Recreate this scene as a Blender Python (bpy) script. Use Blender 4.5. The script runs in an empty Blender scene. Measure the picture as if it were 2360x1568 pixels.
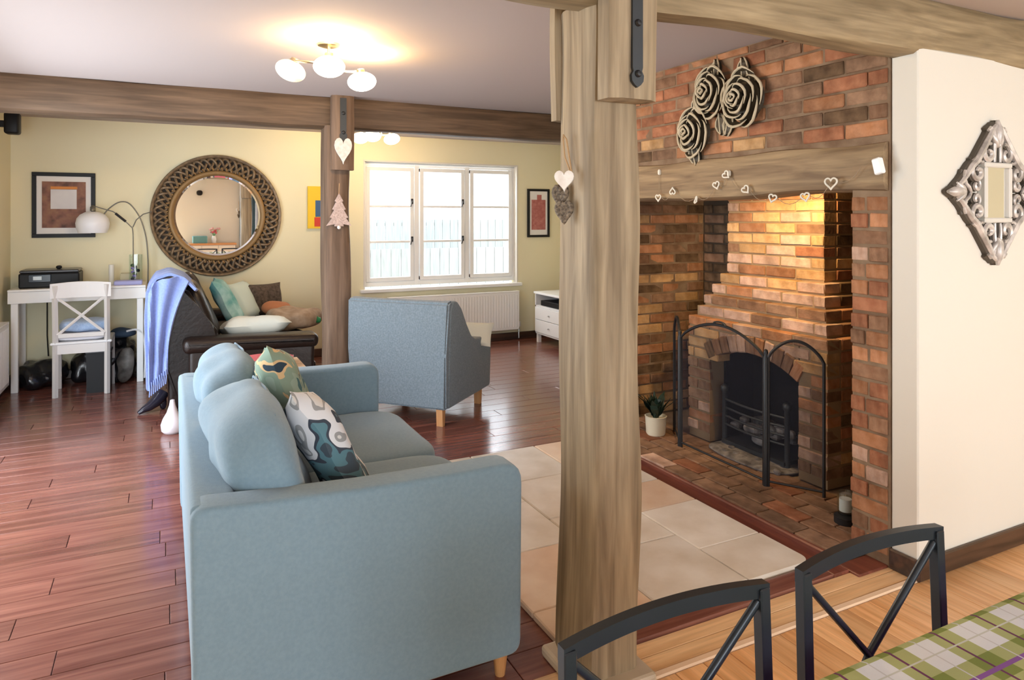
import bpy, bmesh, math, random
from math import sin, cos, pi, radians, sqrt
from mathutils import Vector, Matrix, noise
rnd = random.Random(7)
S = bpy.context.scene
COL = S.collection

# ------------------------------------------------------------------ camera
H = 1.45; F = 1600.0; CX = 1180.0; CY = 500.0; YAW = radians(26.565)
cam_d = bpy.data.cameras.new('camera'); cam = bpy.data.objects.new('camera', cam_d); COL.objects.link(cam)
cam.location = (0, 0, H); cam.rotation_euler = (pi/2, 0, -YAW)
cam_d.sensor_width = 36; cam_d.lens = 36*F/2360; cam_d.shift_y = -(784-CY)/2360; cam_d.clip_start = .02
S.camera = cam
def ray(px):
    t = (px-CX)/F
    return t*cos(YAW)+sin(YAW), cos(YAW)-t*sin(YAW)
def onX(px, py, X):
    a, b = ray(px); z = X/a
    return Vector((X, b*z, H-(py-CY)*z/F))
def onY(px, py, Y):
    a, b = ray(px); z = Y/b
    return Vector((a*z, Y, H-(py-CY)*z/F))

# ------------------------------------------------------------------ world and light
W = bpy.data.worlds.new('overcast_sky'); S.world = W; W.use_nodes = True
bg = W.node_tree.nodes['Background']; bg.inputs[0].default_value = (.86, .93, 1, 1); bg.inputs[1].default_value = 4.9
S.view_settings.view_transform = 'Standard'; S.view_settings.look = 'None'; S.view_settings.gamma = 1
S.view_settings.use_curve_mapping = False
S.view_settings.exposure = 0.0
def area(name, loc, rot, sx, sy, power, color):
    l = bpy.data.lights.new(name, 'AREA'); l.shape = 'RECTANGLE'; l.size = sx; l.size_y = sy
    l.energy = power; l.color = color
    o = bpy.data.objects.new(name, l); COL.objects.link(o); o.location = loc; o.rotation_euler = rot
    return o
# daylight that comes through the openings out of view: garden doors on the left, dining window, and an added door behind the camera
area('daylight_garden_door', (-1.38, 4.0, 1.10), (0, -radians(64), 0), 1.9, 2.3, 88, (.78, .89, 1))
area('daylight_dining_window', (3.2, -2.72, 1.25), (radians(66), 0, 0), 2.1, 1.8, 75, (.95, .97, 1))
area('daylight_added_door', (-.5, -2.72, 1.15), (radians(70), 0, 0), 1.1, 2.0, 120, (.82, .91, 1))  # door added behind the camera to throw cool daylight on the sofa arm
area('daylight_living_window', (2.82, 7.62, 1.75), (-radians(55), 0, 0), 1.7, .7, 30, (.92, .96, 1))

# ------------------------------------------------------------------ materials
def mat(name, col, rough=.6, spec=.5, metal=0, bump=0, bscale=200, noise_mix=None, coat=0):
    m = bpy.data.materials.new(name); m.use_nodes = True; nt = m.node_tree
    b = nt.nodes['Principled BSDF']
    b.inputs['Base Color'].default_value = (*col, 1); b.inputs['Roughness'].default_value = rough
    b.inputs['Metallic'].default_value = metal; b.inputs['Specular IOR Level'].default_value = spec
    if coat: b.inputs['Coat Weight'].default_value = coat; b.inputs['Coat Roughness'].default_value = .12
    tc = nt.nodes.new('ShaderNodeTexCoord')
    if noise_mix:
        c2, sc, stretch = noise_mix
        mp = nt.nodes.new('ShaderNodeMapping'); mp.inputs['Scale'].default_value = stretch
        n = nt.nodes.new('ShaderNodeTexNoise'); n.inputs['Scale'].default_value = sc; n.inputs['Detail'].default_value = 6
        r = nt.nodes.new('ShaderNodeValToRGB')
        r.color_ramp.elements[0].position = .35; r.color_ramp.elements[1].position = .68
        r.color_ramp.elements[0].color = (*col, 1); r.color_ramp.elements[1].color = (*c2, 1)
        nt.links.new(tc.outputs['Object'], mp.inputs[0]); nt.links.new(mp.outputs[0], n.inputs['Vector'])
        nt.links.new(n.outputs[0], r.inputs[0]); nt.links.new(r.outputs[0], b.inputs['Base Color'])
    if bump:
        n2 = nt.nodes.new('ShaderNodeTexNoise'); n2.inputs['Scale'].default_value = bscale; n2.inputs['Detail'].default_value = 3
        bp = nt.nodes.new('ShaderNodeBump'); bp.inputs['Strength'].default_value = bump; bp.inputs['Distance'].default_value = .004
        nt.links.new(tc.outputs['Object'], n2.inputs['Vector']); nt.links.new(n2.outputs[0], bp.inputs['Height'])
        nt.links.new(bp.outputs[0], b.inputs['Normal'])
    return m
def rand_tint(m, lo, hi, hue=0):
    """multiply the base colour by a random brightness per object"""
    nt = m.node_tree; b = nt.nodes['Principled BSDF']; s = b.inputs['Base Color']
    oi = nt.nodes.new('ShaderNodeObjectInfo'); mr = nt.nodes.new('ShaderNodeMapRange')
    mr.inputs['To Min'].default_value = lo; mr.inputs['To Max'].default_value = hi
    hs = nt.nodes.new('ShaderNodeHueSaturation')
    nt.links.new(oi.outputs['Random'], mr.inputs[0]); nt.links.new(mr.outputs[0], hs.inputs['Value'])
    if s.is_linked: nt.links.new(s.links[0].from_socket, hs.inputs['Color'])
    else: hs.inputs['Color'].default_value = s.default_value
    nt.links.new(hs.outputs[0], s)
    return m
def wood(name, dark, light, axis, rough=.6, tint=None, scale=1.0, bump=.3, coat=0, offs=False):
    st = [14*scale]*3; st[axis] = 1.1*scale
    m = mat(name, dark, rough, noise_mix=(light, 1.0, st), coat=coat)
    nt = m.node_tree; b = nt.nodes['Principled BSDF']
    n = [x for x in nt.nodes if x.type == 'TEX_NOISE'][0]; n.inputs['Scale'].default_value = 1.6; n.inputs['Detail'].default_value = 8; n.inputs['Distortion'].default_value = .6
    n3 = nt.nodes.new('ShaderNodeTexNoise'); n3.inputs['Scale'].default_value = 4; n3.inputs['Detail'].default_value = 4
    mp3 = nt.nodes.new('ShaderNodeMapping'); s3 = [22*scale]*3; s3[axis] = .9*scale; mp3.inputs['Scale'].default_value = s3
    tc3 = [x for x in nt.nodes if x.type == 'TEX_COORD'][0]; mr3 = nt.nodes.new('ShaderNodeMapRange')
    mr3.inputs['From Min'].default_value = .3; mr3.inputs['From Max'].default_value = .7; mr3.inputs['To Min'].default_value = .85; mr3.inputs['To Max'].default_value = 1.1
    h3 = nt.nodes.new('ShaderNodeHueSaturation'); rp = [x for x in nt.nodes if x.type == 'VALTORGB'][0]
    nt.links.new(tc3.outputs['Object'], mp3.inputs[0]); nt.links.new(mp3.outputs[0], n3.inputs['Vector']); nt.links.new(n3.outputs[0], mr3.inputs[0])
    nt.links.new(mr3.outputs[0], h3.inputs['Value']); nt.links.new(rp.outputs[0], h3.inputs['Color']); nt.links.new(h3.outputs[0], b.inputs['Base Color'])
    if offs:
        mp = [x for x in nt.nodes if x.type == 'MAPPING'][0]
        oi = nt.nodes.new('ShaderNodeObjectInfo'); ml = nt.nodes.new('ShaderNodeMath'); ml.operation = 'MULTIPLY'; ml.inputs[1].default_value = 40
        cb = nt.nodes.new('ShaderNodeCombineXYZ')
        nt.links.new(oi.outputs['Random'], ml.inputs[0])
        for i in range(3): nt.links.new(ml.outputs[0], cb.inputs[i])
        nt.links.new(cb.outputs[0], mp.inputs['Location'])
    if bump:
        bp = nt.nodes.new('ShaderNodeBump'); bp.inputs['Strength'].default_value = bump; bp.inputs['Distance'].default_value = .003
        nt.links.new(n.outputs[0], bp.inputs['Height']); nt.links.new(bp.outputs[0], b.inputs['Normal'])
    if tint: rand_tint(m, *tint)
    return m
def fabric(name, col, col2, sc=350):
    m = mat(name, col, .9, spec=.2, noise_mix=(col2, 1, (90, 90, 90)))
    nt = m.node_tree; b = nt.nodes['Principled BSDF']; b.inputs['Sheen Weight'].default_value = .25
    tc = [x for x in nt.nodes if x.type == 'TEX_COORD'][0]
    w = nt.nodes.new('ShaderNodeTexNoise'); w.inputs['Scale'].default_value = sc
    bp = nt.nodes.new('ShaderNodeBump'); bp.inputs['Strength'].default_value = .35; bp.inputs['Distance'].default_value = .002
    nt.links.new(tc.outputs['Object'], w.inputs['Vector']); nt.links.new(w.outputs[0], bp.inputs['Height']); nt.links.new(bp.outputs[0], b.inputs['Normal'])
    return m

M = {}
M['cream'] = mat('cream_plaster', (.80, .74, .52), .85, .2, bump=.12, bscale=30)
M['white_wall'] = mat('white_plaster', (.72, .68, .605), .8, .2, bump=.12, bscale=25)
M['ceiling'] = mat('ceiling_plaster', (.50, .43, .405), .9, .2)
M['oak_near'] = wood('weathered_oak', (.185, .13, .075), (.37, .28, .175), 2, .7)
M['oak_near_x'] = wood('weathered_oak_lengthways', (.19, .135, .07), (.36, .27, .155), 0, .7)
M['oak_far_x'] = wood('brown_oak_lengthways', (.085, .05, .027), (.165, .10, .057), 0, .65)
M['oak_far'] = wood('brown_oak', (.11, .065, .038), (.20, .125, .08), 2, .65)
M['lintel'] = wood('oak_lintel', (.17, .105, .055), (.36, .25, .135), 1, .7)
M['plank'] = wood('red_laminate', (.145, .045, .033), (.26, .10, .072), 0, .24, (.86, 1.13), bump=.08, coat=.35, offs=True)
M['red_trim'] = wood('red_wood_trim', (.12, .03, .018), (.22, .065, .04), 1, .35, bump=.1)
M['oak_board'] = wood('golden_oak_floor', (.64, .32, .13), (.84, .50, .25), 1, .35, (.85, 1.12), bump=.06, offs=True)
M['oak_sill'] = wood('golden_oak_threshold', (.72, .43, .21), (.88, .60, .34), 0, .35, (.95, 1.05), bump=.06)
M['joint'] = mat('dark_joint', (.10, .035, .025), .6)
M['skirt'] = wood('dark_brown_skirting', (.035, .018, .012), (.10, .05, .03), 0, .35)
M['mortar'] = mat('mortar', (.17, .105, .065), .95, .1, bump=.5, bscale=90, noise_mix=((.27, .19, .125), 8, (1, 1, 1)))
M['soot'] = mat('soot', (.012, .011, .011), .9, .1)
M['mortar_dark'] = mat('dark_mortar', (.07, .05, .035), .95, .1, bump=.5, bscale=90)  # darker tone of the mortar, without noise mix
bc = {'orange': ((.34, .15, .07), (.44, .22, .12)), 'red': ((.27, .105, .055), (.37, .165, .09)), 'brown': ((.20, .105, .06), (.29, .165, .10)),
      'tan': ((.44, .25, .11), (.56, .35, .18)), 'purple': ((.20, .115, .07), (.31, .185, .115)), 'burnt': ((.085, .05, .028), (.17, .105, .06)),
      'pale': ((.44, .27, .19), (.56, .38, .29))}
BR = {k: rand_tint(mat('brick_'+k, a, .9, .15, bump=.7, bscale=60, noise_mix=(b, 14, (1, 1, 1))), .8, 1.2) for k, (a, b) in bc.items()}
def stain(m, sc=3.2, lo=.62, hi=1.12):
    nt = m.node_tree; b = nt.nodes['Principled BSDF']; s = b.inputs['Base Color'].links[0].from_socket
    g = nt.nodes.new('ShaderNodeNewGeometry'); n = nt.nodes.new('ShaderNodeTexNoise'); n.inputs['Scale'].default_value = sc; n.inputs['Detail'].default_value = 5; n.inputs['Roughness'].default_value = .65
    mr = nt.nodes.new('ShaderNodeMapRange'); mr.inputs['From Min'].default_value = .32; mr.inputs['From Max'].default_value = .62
    mr.inputs['To Min'].default_value = lo; mr.inputs['To Max'].default_value = hi
    hs = nt.nodes.new('ShaderNodeHueSaturation'); nt.links.new(g.outputs['Position'], n.inputs['Vector']); nt.links.new(n.outputs[0], mr.inputs[0])
    nt.links.new(mr.outputs[0], hs.inputs['Value']); nt.links.new(s, hs.inputs['Color']); nt.links.new(hs.outputs[0], b.inputs['Base Color'])
for k_ in BR: stain(BR[k_], 5, .6, 1.15)
M['tile'] = rand_tint(mat('limestone_tile', (.66, .57, .46), .42, .4, bump=.15, bscale=40, noise_mix=((.82, .75, .66), 5, (1, 1, 1))), .88, 1.08)
M['tile_warm'] = rand_tint(mat('limestone_tile_warm', (.66, .45, .30), .42, .4, bump=.15, bscale=40, noise_mix=((.78, .61, .46), 5, (1, 1, 1))), .9, 1.08)
M['sofa'] = fabric('duck_egg_fabric', (.155, .23, .285), (.175, .255, .31))
M['chair_fab'] = fabric('slate_blue_fabric', (.13, .165, .19), (.18, .22, .25))
M['wood_leg'] = wood('beech_leg', (.45, .20, .07), (.60, .32, .13), 2, .45)
M['leather'] = mat('dark_brown_leather', (.014, .008, .006), .38, .35, bump=.4, bscale=45)
M['throw'] = fabric('periwinkle_throw', (.17, .23, .50), (.21, .28, .56))
M['white_paint'] = mat('white_paint', (.78, .78, .78), .4)
M['white_gloss'] = mat('white_gloss', (.86, .86, .85), .25)
M['cream_paint'] = mat('cream_white_paint', (.72, .68, .64), .45)
M['black'] = mat('black_plastic', (.008, .008, .009), .45, .25)
M['blackbag'] = mat('black_bag_plastic', (.012, .012, .014), .25, .7, bump=.8, bscale=20)
M['iron'] = mat('black_iron', (.02, .02, .022), .45, metal=.3)
M['strap'] = mat('grey_iron_strap', (.05, .055, .06), .5, metal=.6)
M['chrome'] = mat('chrome', (.55, .55, .52), .18, metal=1)
M['lamp_metal'] = mat('dull_steel', (.16, .15, .125), .4, metal=.6)
M['brass'] = mat('brushed_nickel', (.50, .44, .32), .3, metal=1)
M['gunmetal'] = mat('gunmetal_chair', (.022, .027, .033), .32, .6, metal=.5)
M['mirror'] = mat('mirror_glass', (.92, .93, .93), .01, metal=1)
M['gold'] = mat('bronze_gilt', (.26, .155, .06), .5, metal=.3, bump=.4, bscale=60)
M['bronze'] = mat('bronze_braid', (.15, .10, .06), .5, metal=.3, bump=.5, bscale=80, noise_mix=((.27, .19, .11), 30, (1, 1, 1)))
M['dark_back'] = mat('dark_frame_back', (.02, .014, .009), .8)
M['pewter'] = mat('antique_silver', (.36, .33, .31), .4, metal=.3, noise_mix=((.72, .67, .64), 22, (1, 1, 1)))
M['pewter_dark'] = mat('antique_silver_dark', (.07, .055, .04), .6)  # dark tone for the backing behind scrolls and finials
M['rose_dark'] = mat('rose_dark', (.05, .035, .018), .6)
M['rose_rim'] = mat('rose_rim', (.50, .42, .29), .55)
M['heart_white'] = mat('chalky_white', (.80, .75, .70), .7, noise_mix=((.66, .58, .52), 40, (1, 1, 1)))
M['wicker'] = mat('woven_wicker', (.07, .05, .035), .8, bump=.8, bscale=200, noise_mix=((.26, .20, .14), 120, (1, 1, 1)))
M['twine'] = mat('twine', (.42, .26, .13), .9)
M['wire'] = mat('garland_wire', (.75, .70, .60), .4)
M['tree_tex'] = mat('glitter_wood', (.42, .31, .27), .8, bump=.9, bscale=150, noise_mix=((.62, .48, .43), 90, (1, 1, 1)))
M['pot'] = mat('cream_pot', (.78, .70, .52), .4)
M['leaf'] = mat('dark_leaf', (.012, .03, .018), .5)
M['ash'] = mat('ash_and_coal', (.10, .09, .09), .9, noise_mix=((.38, .35, .34), 18, (1, 1, 1)))
M['coal'] = rand_tint(mat('coal', (.05, .045, .045), .8, noise_mix=((.34, .31, .30), 12, (1, 1, 1))), .4, 1.6)
M['blue_cloth'] = fabric('pale_blue_cloth', (.36, .50, .75), (.46, .60, .82))
M['paper'] = mat('paper', (.80, .78, .82), .7)
M['lilac_paper'] = mat('lilac_paper', (.42, .45, .82), .6)
M['red_cover'] = mat('pink_red_cover', (.55, .09, .12), .5)
M['pink_cover'] = mat('dusty_pink_cover', (.60, .33, .32), .5)
M['dark_cover'] = mat('dark_maroon_cover', (.10, .03, .03), .5)
M['purple'] = mat('purple_print', (.25, .18, .60), .5)
M['pale_table'] = wood('pale_table_wood', (.62, .42, .26), (.78, .60, .43), 0, .5)
M['fence'] = wood('garden_fence', (.36, .38, .365), (.44, .46, .445), 2, .8)
M['lawn'] = mat('garden_paving', (.5, .5, .48), .9)
M['teal_cush'] = mat('aqua_cushion', (.36, .56, .55), .9, .2, noise_mix=((.08, .30, .30), 9, (1, 1, 1)))
M['white_cush'] = mat('off_white_cushion', (.66, .68, .62), .9, .2)
M['brown_cush'] = mat('dark_brown_cushion', (.06, .045, .035), .9, .2, noise_mix=((.13, .10, .08), 40, (1, 1, 1)))
M['tan_blanket'] = mat('tan_blanket', (.30, .21, .14), .95, .2, noise_mix=((.45, .34, .25), 15, (1, 1, 1)), bump=.6, bscale=40)
M['rust'] = mat('rust_cloth', (.42, .17, .08), .9)
M['green'] = mat('green_toy', (.03, .30, .10), .5)
M['mat_board'] = mat('picture_mount', (.80, .78, .76), .8)
M['curtain'] = fabric('slate_curtain', (.06, .12, .17), (.09, .17, .22))

def glass_mat(name, tint=(1, 1, 1), gloss=.08):
    m = bpy.data.materials.new(name); m.use_nodes = True; nt = m.node_tree; nt.nodes.clear()
    o = nt.nodes.new('ShaderNodeOutputMaterial'); mx = nt.nodes.new('ShaderNodeMixShader')
    t = nt.nodes.new('ShaderNodeBsdfTransparent'); t.inputs[0].default_value = (*tint, 1)
    g = nt.nodes.new('ShaderNodeBsdfGlossy'); g.inputs['Roughness'].default_value = .03
    mx.inputs[0].default_value = gloss
    nt.links.new(t.outputs[0], mx.inputs[1]); nt.links.new(g.outputs[0], mx.inputs[2]); nt.links.new(mx.outputs[0], o.inputs[0])
    return m
M['glass'] = glass_mat('window_glass'); M['vase_glass'] = glass_mat('vase_glass', (.94, .98, .96), .12)
def gauze_mat():
    m = bpy.data.materials.new('spark_guard_mesh'); m.use_nodes = True; nt = m.node_tree; nt.nodes.clear()
    o = nt.nodes.new('ShaderNodeOutputMaterial'); mx = nt.nodes.new('ShaderNodeMixShader')
    t = nt.nodes.new('ShaderNodeBsdfTransparent'); g = nt.nodes.new('ShaderNodeBsdfDiffuse'); g.inputs[0].default_value = (.035, .035, .045, 1)
    mx.inputs[0].default_value = .34
    nt.links.new(t.outputs[0], mx.inputs[1]); nt.links.new(g.outputs[0], mx.inputs[2]); nt.links.new(mx.outputs[0], o.inputs[0])
    return m
M['gauze'] = gauze_mat()
def emit_mat(name, col, s):
    m = bpy.data.materials.new(name); m.use_nodes = True; b = m.node_tree.nodes['Principled BSDF']
    b.inputs['Base Color'].default_value = (.9, .88, .8, 1); b.inputs['Emission Color'].default_value = (*col, 1); b.inputs['Emission Strength'].default_value = s
    b.inputs['Roughness'].default_value = .4
    return m
M['lamp_on'] = emit_mat('lit_opal_glass', (1, .86, .62), 9); M['lamp_dim'] = emit_mat('dim_opal_glass', (1, .74, .36), .55)
def plaid_mat():
    m = bpy.data.materials.new('plaid_cloth'); m.use_nodes = True; nt = m.node_tree; b = nt.nodes['Principled BSDF']
    b.inputs['Roughness'].default_value = .8; b.inputs['Specular IOR Level'].default_value = .2
    tc = nt.nodes.new('ShaderNodeTexCoord'); sp = nt.nodes.new('ShaderNodeSeparateXYZ'); nt.links.new(tc.outputs['Object'], sp.inputs[0])
    def math_(op, a, bb=None, c=None):
        n = nt.nodes.new('ShaderNodeMath'); n.operation = op
        for i, v in enumerate((a, bb, c)):
            if v is None: continue
            if isinstance(v, (int, float)): n.inputs[i].default_value = v
            else: nt.links.new(v, n.inputs[i])
        return n.outputs[0]
    def band(src, period, off, w):
        f = math_('FRACT', math_('DIVIDE', math_('ADD', src, off), period))
        return math_('LESS_THAN', math_('ABSOLUTE', math_('SUBTRACT', f, .5)), w/period/2)
    def mix(fac, a, bcol):
        n = nt.nodes.new('ShaderNodeMix'); n.data_type = 'RGBA'
        nt.links.new(fac, n.inputs[0])
        for k, v in ((6, a), (7, bcol)):
            if isinstance(v, tuple): n.inputs[k].default_value = (*v, 1)
            else: nt.links.new(v, n.inputs[k])
        return n.outputs[2]
    x, y = sp.outputs[0], sp.outputs[1]
    P = .115
    gx = band(x, P, .0, .055); gy = band(y, P, .02, .052)
    both = math_('MULTIPLY', gx, gy); either = math_('MAXIMUM', gx, gy)
    c = mix(either, (.74, .76, .80), (.42, .45, .20)); c = mix(both, c, (.22, .27, .07))
    c = mix(band(x, P, .004, .005), c, (.16, .05, .12)); c = mix(band(y, P, .026, .008), c, (.26, .11, .36))
    c = mix(band(x, P, P/2, .003), c, (.60, .60, .62)); c = mix(band(y, P, .02+P/2, .003), c, (.58, .60, .56))
    nt.links.new(c, b.inputs['Base Color'])
    wv = nt.nodes.new('ShaderNodeTexNoise'); wv.inputs['Scale'].default_value = 500
    bp = nt.nodes.new('ShaderNodeBump'); bp.inputs['Strength'].default_value = .2; bp.inputs['Distance'].default_value = .002
    nt.links.new(tc.outputs['Object'], wv.inputs['Vector']); nt.links.new(wv.outputs[0], bp.inputs['Height']); nt.links.new(bp.outputs[0], b.inputs['Normal'])
    return m
M['plaid'] = plaid_mat()
def floral(name, cols, scale, seed):
    m = bpy.data.materials.new(name); m.use_nodes = True; nt = m.node_tree; b = nt.nodes['Principled BSDF']
    b.inputs['Roughness'].default_value = .85; b.inputs['Specular IOR Level'].default_value = .2
    tc = nt.nodes.new('ShaderNodeTexCoord'); mp = nt.nodes.new('ShaderNodeMapping'); mp.inputs['Location'].default_value = (seed, seed*.7, 0)
    n = nt.nodes.new('ShaderNodeTexNoise'); n.inputs['Scale'].default_value = scale*.7; n.inputs['Distortion'].default_value = 1.4; n.inputs['Detail'].default_value = 1
    v = nt.nodes.new('ShaderNodeTexVoronoi'); v.inputs['Scale'].default_value = scale*1.1; v.feature = 'SMOOTH_F1'
    ad = nt.nodes.new('ShaderNodeMath'); ad.operation = 'ADD'
    ml = nt.nodes.new('ShaderNodeMath'); ml.operation = 'MULTIPLY'; ml.inputs[1].default_value = .55
    r = nt.nodes.new('ShaderNodeValToRGB'); r.color_ramp.interpolation = 'CONSTANT'
    el = r.color_ramp.elements
    while len(el) < len(cols): el.new(.5)
    for i, (p, c) in enumerate(cols): el[i].position = p; el[i].color = (*c, 1)
    nt.links.new(tc.outputs['Object'], mp.inputs[0]); nt.links.new(mp.outputs[0], n.inputs['Vector']); nt.links.new(mp.outputs[0], v.inputs['Vector'])
    nt.links.new(v.outputs['Distance'], ml.inputs[0]); nt.links.new(n.outputs[0], ad.inputs[0]); nt.links.new(ml.outputs[0], ad.inputs[1])
    nt.links.new(ad.outputs[0], r.inputs[0]); nt.links.new(r.outputs[0], b.inputs['Base Color'])
    return m
M['floral_a'] = floral('sage_floral', [(0, (.62, .58, .50)), (.50, (.03, .05, .07)), (.60, (.62, .42, .22)), (.64, (.22, .29, .22)), (.80, (.27, .34, .27)), (.9, (.05, .12, .13))], 9, 5.7)
M['floral_b'] = floral('white_floral', [(0, (.06, .08, .10)), (.52, (.10, .20, .24)), (.60, (.05, .06, .08)), (.66, (.66, .66, .68)), (.84, (.30, .30, .30)), (.90, (.62, .60, .58))], 8, 8.3)
def art(name, stops, scale, stretch=(1, 1, 1)):
    m = mat(name, stops[0], .7)
    nt = m.node_tree; b = nt.nodes['Principled BSDF']; tc = [x for x in nt.nodes if x.type == 'TEX_COORD'][0]
    mp = nt.nodes.new('ShaderNodeMapping'); mp.inputs['Scale'].default_value = stretch
    n = nt.nodes.new('ShaderNodeTexNoise'); n.inputs['Scale'].default_value = scale; r = nt.nodes.new('ShaderNodeValToRGB')
    el = r.color_ramp.elements
    while len(el) < len(stops): el.new(.5)
    for i, c in enumerate(stops): el[i].position = .3+.45*i/(len(stops)-1); el[i].color = (*c, 1)
    nt.links.new(tc.outputs['Object'], mp.inputs[0]); nt.links.new(mp.outputs[0], n.inputs['Vector']); nt.links.new(n.outputs[0], r.inputs[0]); nt.links.new(r.outputs[0], b.inputs['Base Color'])
    return m
M['art_brown'] = art('brown_print', [(.10, .05, .04), (.24, .11, .08), (.32, .17, .10)], 14)
M['art_pale'] = art('pale_print', [(.60, .58, .60), (.72, .71, .72)], 6)
M['art_orange'] = mat('orange_print', (.62, .24, .06), .7)
M['art_yellow'] = mat('yellow_paint', (.85, .55, .03), .7); M['art_blue'] = mat('blue_paint', (.05, .12, .25), .7)
M['art_red'] = mat('red_paint', (.60, .05, .03), .7); M['art_rose'] = art('faded_red_print', [(.36, .10, .09), (.50, .20, .18)], 30)

# ------------------------------------------------------------------ helpers
def thing(name, label, cat, loc=(0, 0, 0), rotz=0, group=None):
    o = bpy.data.objects.new(name, None); COL.objects.link(o); o.location = loc; o.rotation_euler = (0, 0, rotz)
    o.empty_display_size = .1
    o['label'] = label; o['category'] = cat
    if group: o['group'] = group
    return o
def tag(o, label, cat, group=None):
    o['label'] = label; o['category'] = cat
    if group: o['group'] = group
    return o
def mesh_obj(name, bm, m, parent=None, smooth=False, world=True, loc=None):
    """links a bmesh as one object; with world=True its coordinates are world ones"""
    me = bpy.data.meshes.new(name)
    if parent is not None and world:
        o0 = parent; off = Vector((0, 0, 0))
        while o0 is not None: off += o0.location; o0 = o0.parent
        bmesh.ops.translate(bm, verts=bm.verts, vec=-off)
    elif parent is None and loc is not None:
        bmesh.ops.translate(bm, verts=bm.verts, vec=-Vector(loc))
    bmesh.ops.recalc_face_normals(bm, faces=bm.faces)
    bm.to_mesh(me); bm.free()
    for mm in (m if isinstance(m, (list, tuple)) else [m]): me.materials.append(mm)
    if smooth:
        for p in me.polygons: p.use_smooth = True
        me.set_sharp_from_angle(angle=radians(smooth if smooth is not True else 50))
    o = bpy.data.objects.new(name, me); COL.objects.link(o)
    if parent is not None: o.parent = parent
    elif loc is not None: o.location = loc
    return o
def struct(name, bm, m, parent=None, **k):
    o = mesh_obj(name, bm, m, parent, **k)
    if parent is None: o['kind'] = 'structure'
    return o
def B(): return bmesh.new()
def box(bm, x0, x1, y0, y1, z0, z1, bev=0, seg=1, rot=None):
    r = bmesh.ops.create_cube(bm, size=1); vs = r['verts']
    bmesh.ops.scale(bm, verts=vs, vec=(x1-x0, y1-y0, z1-z0))
    if bev:
        es = list({e for v in vs for e in v.link_edges})
        q = bmesh.ops.bevel(bm, geom=es, offset=bev, segments=seg, affect='EDGES', profile=.5)
        vs = list({v for f in q['faces'] for v in f.verts} | {v for v in vs if v.is_valid})
    if rot is not None: bmesh.ops.rotate(bm, verts=vs, cent=(0, 0, 0), matrix=rot)
    bmesh.ops.translate(bm, verts=vs, vec=((x0+x1)/2, (y0+y1)/2, (z0+z1)/2))
    return vs
def bx(*a, **k):
    bm = B(); box(bm, *a, **k); return bm
def prism(bm, pts, axis, a0, a1):
    """polygon pts (two coordinates) extruded along axis 0/1/2"""
    def P(p, a):
        v = list(p); v.insert(axis, a); return v
    v0 = [bm.verts.new(P(p, a0)) for p in pts]; v1 = [bm.verts.new(P(p, a1)) for p in pts]
    n = len(pts); bm.faces.new(v0); bm.faces.new(v1[::-1])
    for i in range(n): bm.faces.new((v0[i], v1[i], v1[(i+1) % n], v0[(i+1) % n]))
    return v0+v1
def tube(bm, pts, r, n=8, closed=False, caps=True, flat=None):
    pts = [Vector(p) for p in pts]; rings = []; N = len(pts)
    prev = None
    for i, p in enumerate(pts):
        if closed: d = pts[(i+1) % N]-pts[i-1]
        else: d = pts[min(i+1, N-1)]-pts[max(i-1, 0)]
        d.normalize()
        if prev is None:
            u = d.cross(Vector((0, 0, 1)))
            if u.length < .05: u = d.cross(Vector((1, 0, 0)))
        else: u = prev-d*prev.dot(d)
        if u.length < 1e-6: u = d.cross(Vector((0, 1, 0)))
        u.normalize(); prev = u; w = d.cross(u)
        rr = r(i/(N-1)) if callable(r) else r
        fx, fy = flat or (1, 1)
        rings.append([bm.verts.new(p+u*cos(2*pi*k/n)*rr*fx+w*sin(2*pi*k/n)*rr*fy) for k in range(n)])
    for i in range(N if closed else N-1):
        a, b = rings[i], rings[(i+1) % N]
        for k in range(n): bm.faces.new((a[k], a[(k+1) % n], b[(k+1) % n], b[k]))
    if caps and not closed: bm.faces.new(rings[0][::-1]); bm.faces.new(rings[-1])
def lathe(bm, prof, cx=0, cy=0, n=24, z0=0, M4=None):
    rings = []
    for r, z in prof:
        if r < 1e-5: rings.append([bm.verts.new((cx, cy, z+z0))])
        else: rings.append([bm.verts.new((cx+r*cos(2*pi*k/n), cy+r*sin(2*pi*k/n), z+z0)) for k in range(n)])
    for a, b in zip(rings, rings[1:]):
        for k in range(n):
            k2 = (k+1) % n
            if len(a) == 1 and len(b) == 1: continue
            if len(a) == 1: bm.faces.new((a[0], b[k], b[k2]))
            elif len(b) == 1: bm.faces.new((a[k], b[0], a[k2]))
            else: bm.faces.new((a[k], b[k], b[k2], a[k2]))
    for R in (rings[0], rings[-1]):
        if len(R) > 1:
            try: bm.faces.new(R)
            except ValueError: pass
    vs = [v for R in rings for v in R]
    if M4 is not None: bmesh.ops.transform(bm, matrix=M4, verts=vs)
    return vs
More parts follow.
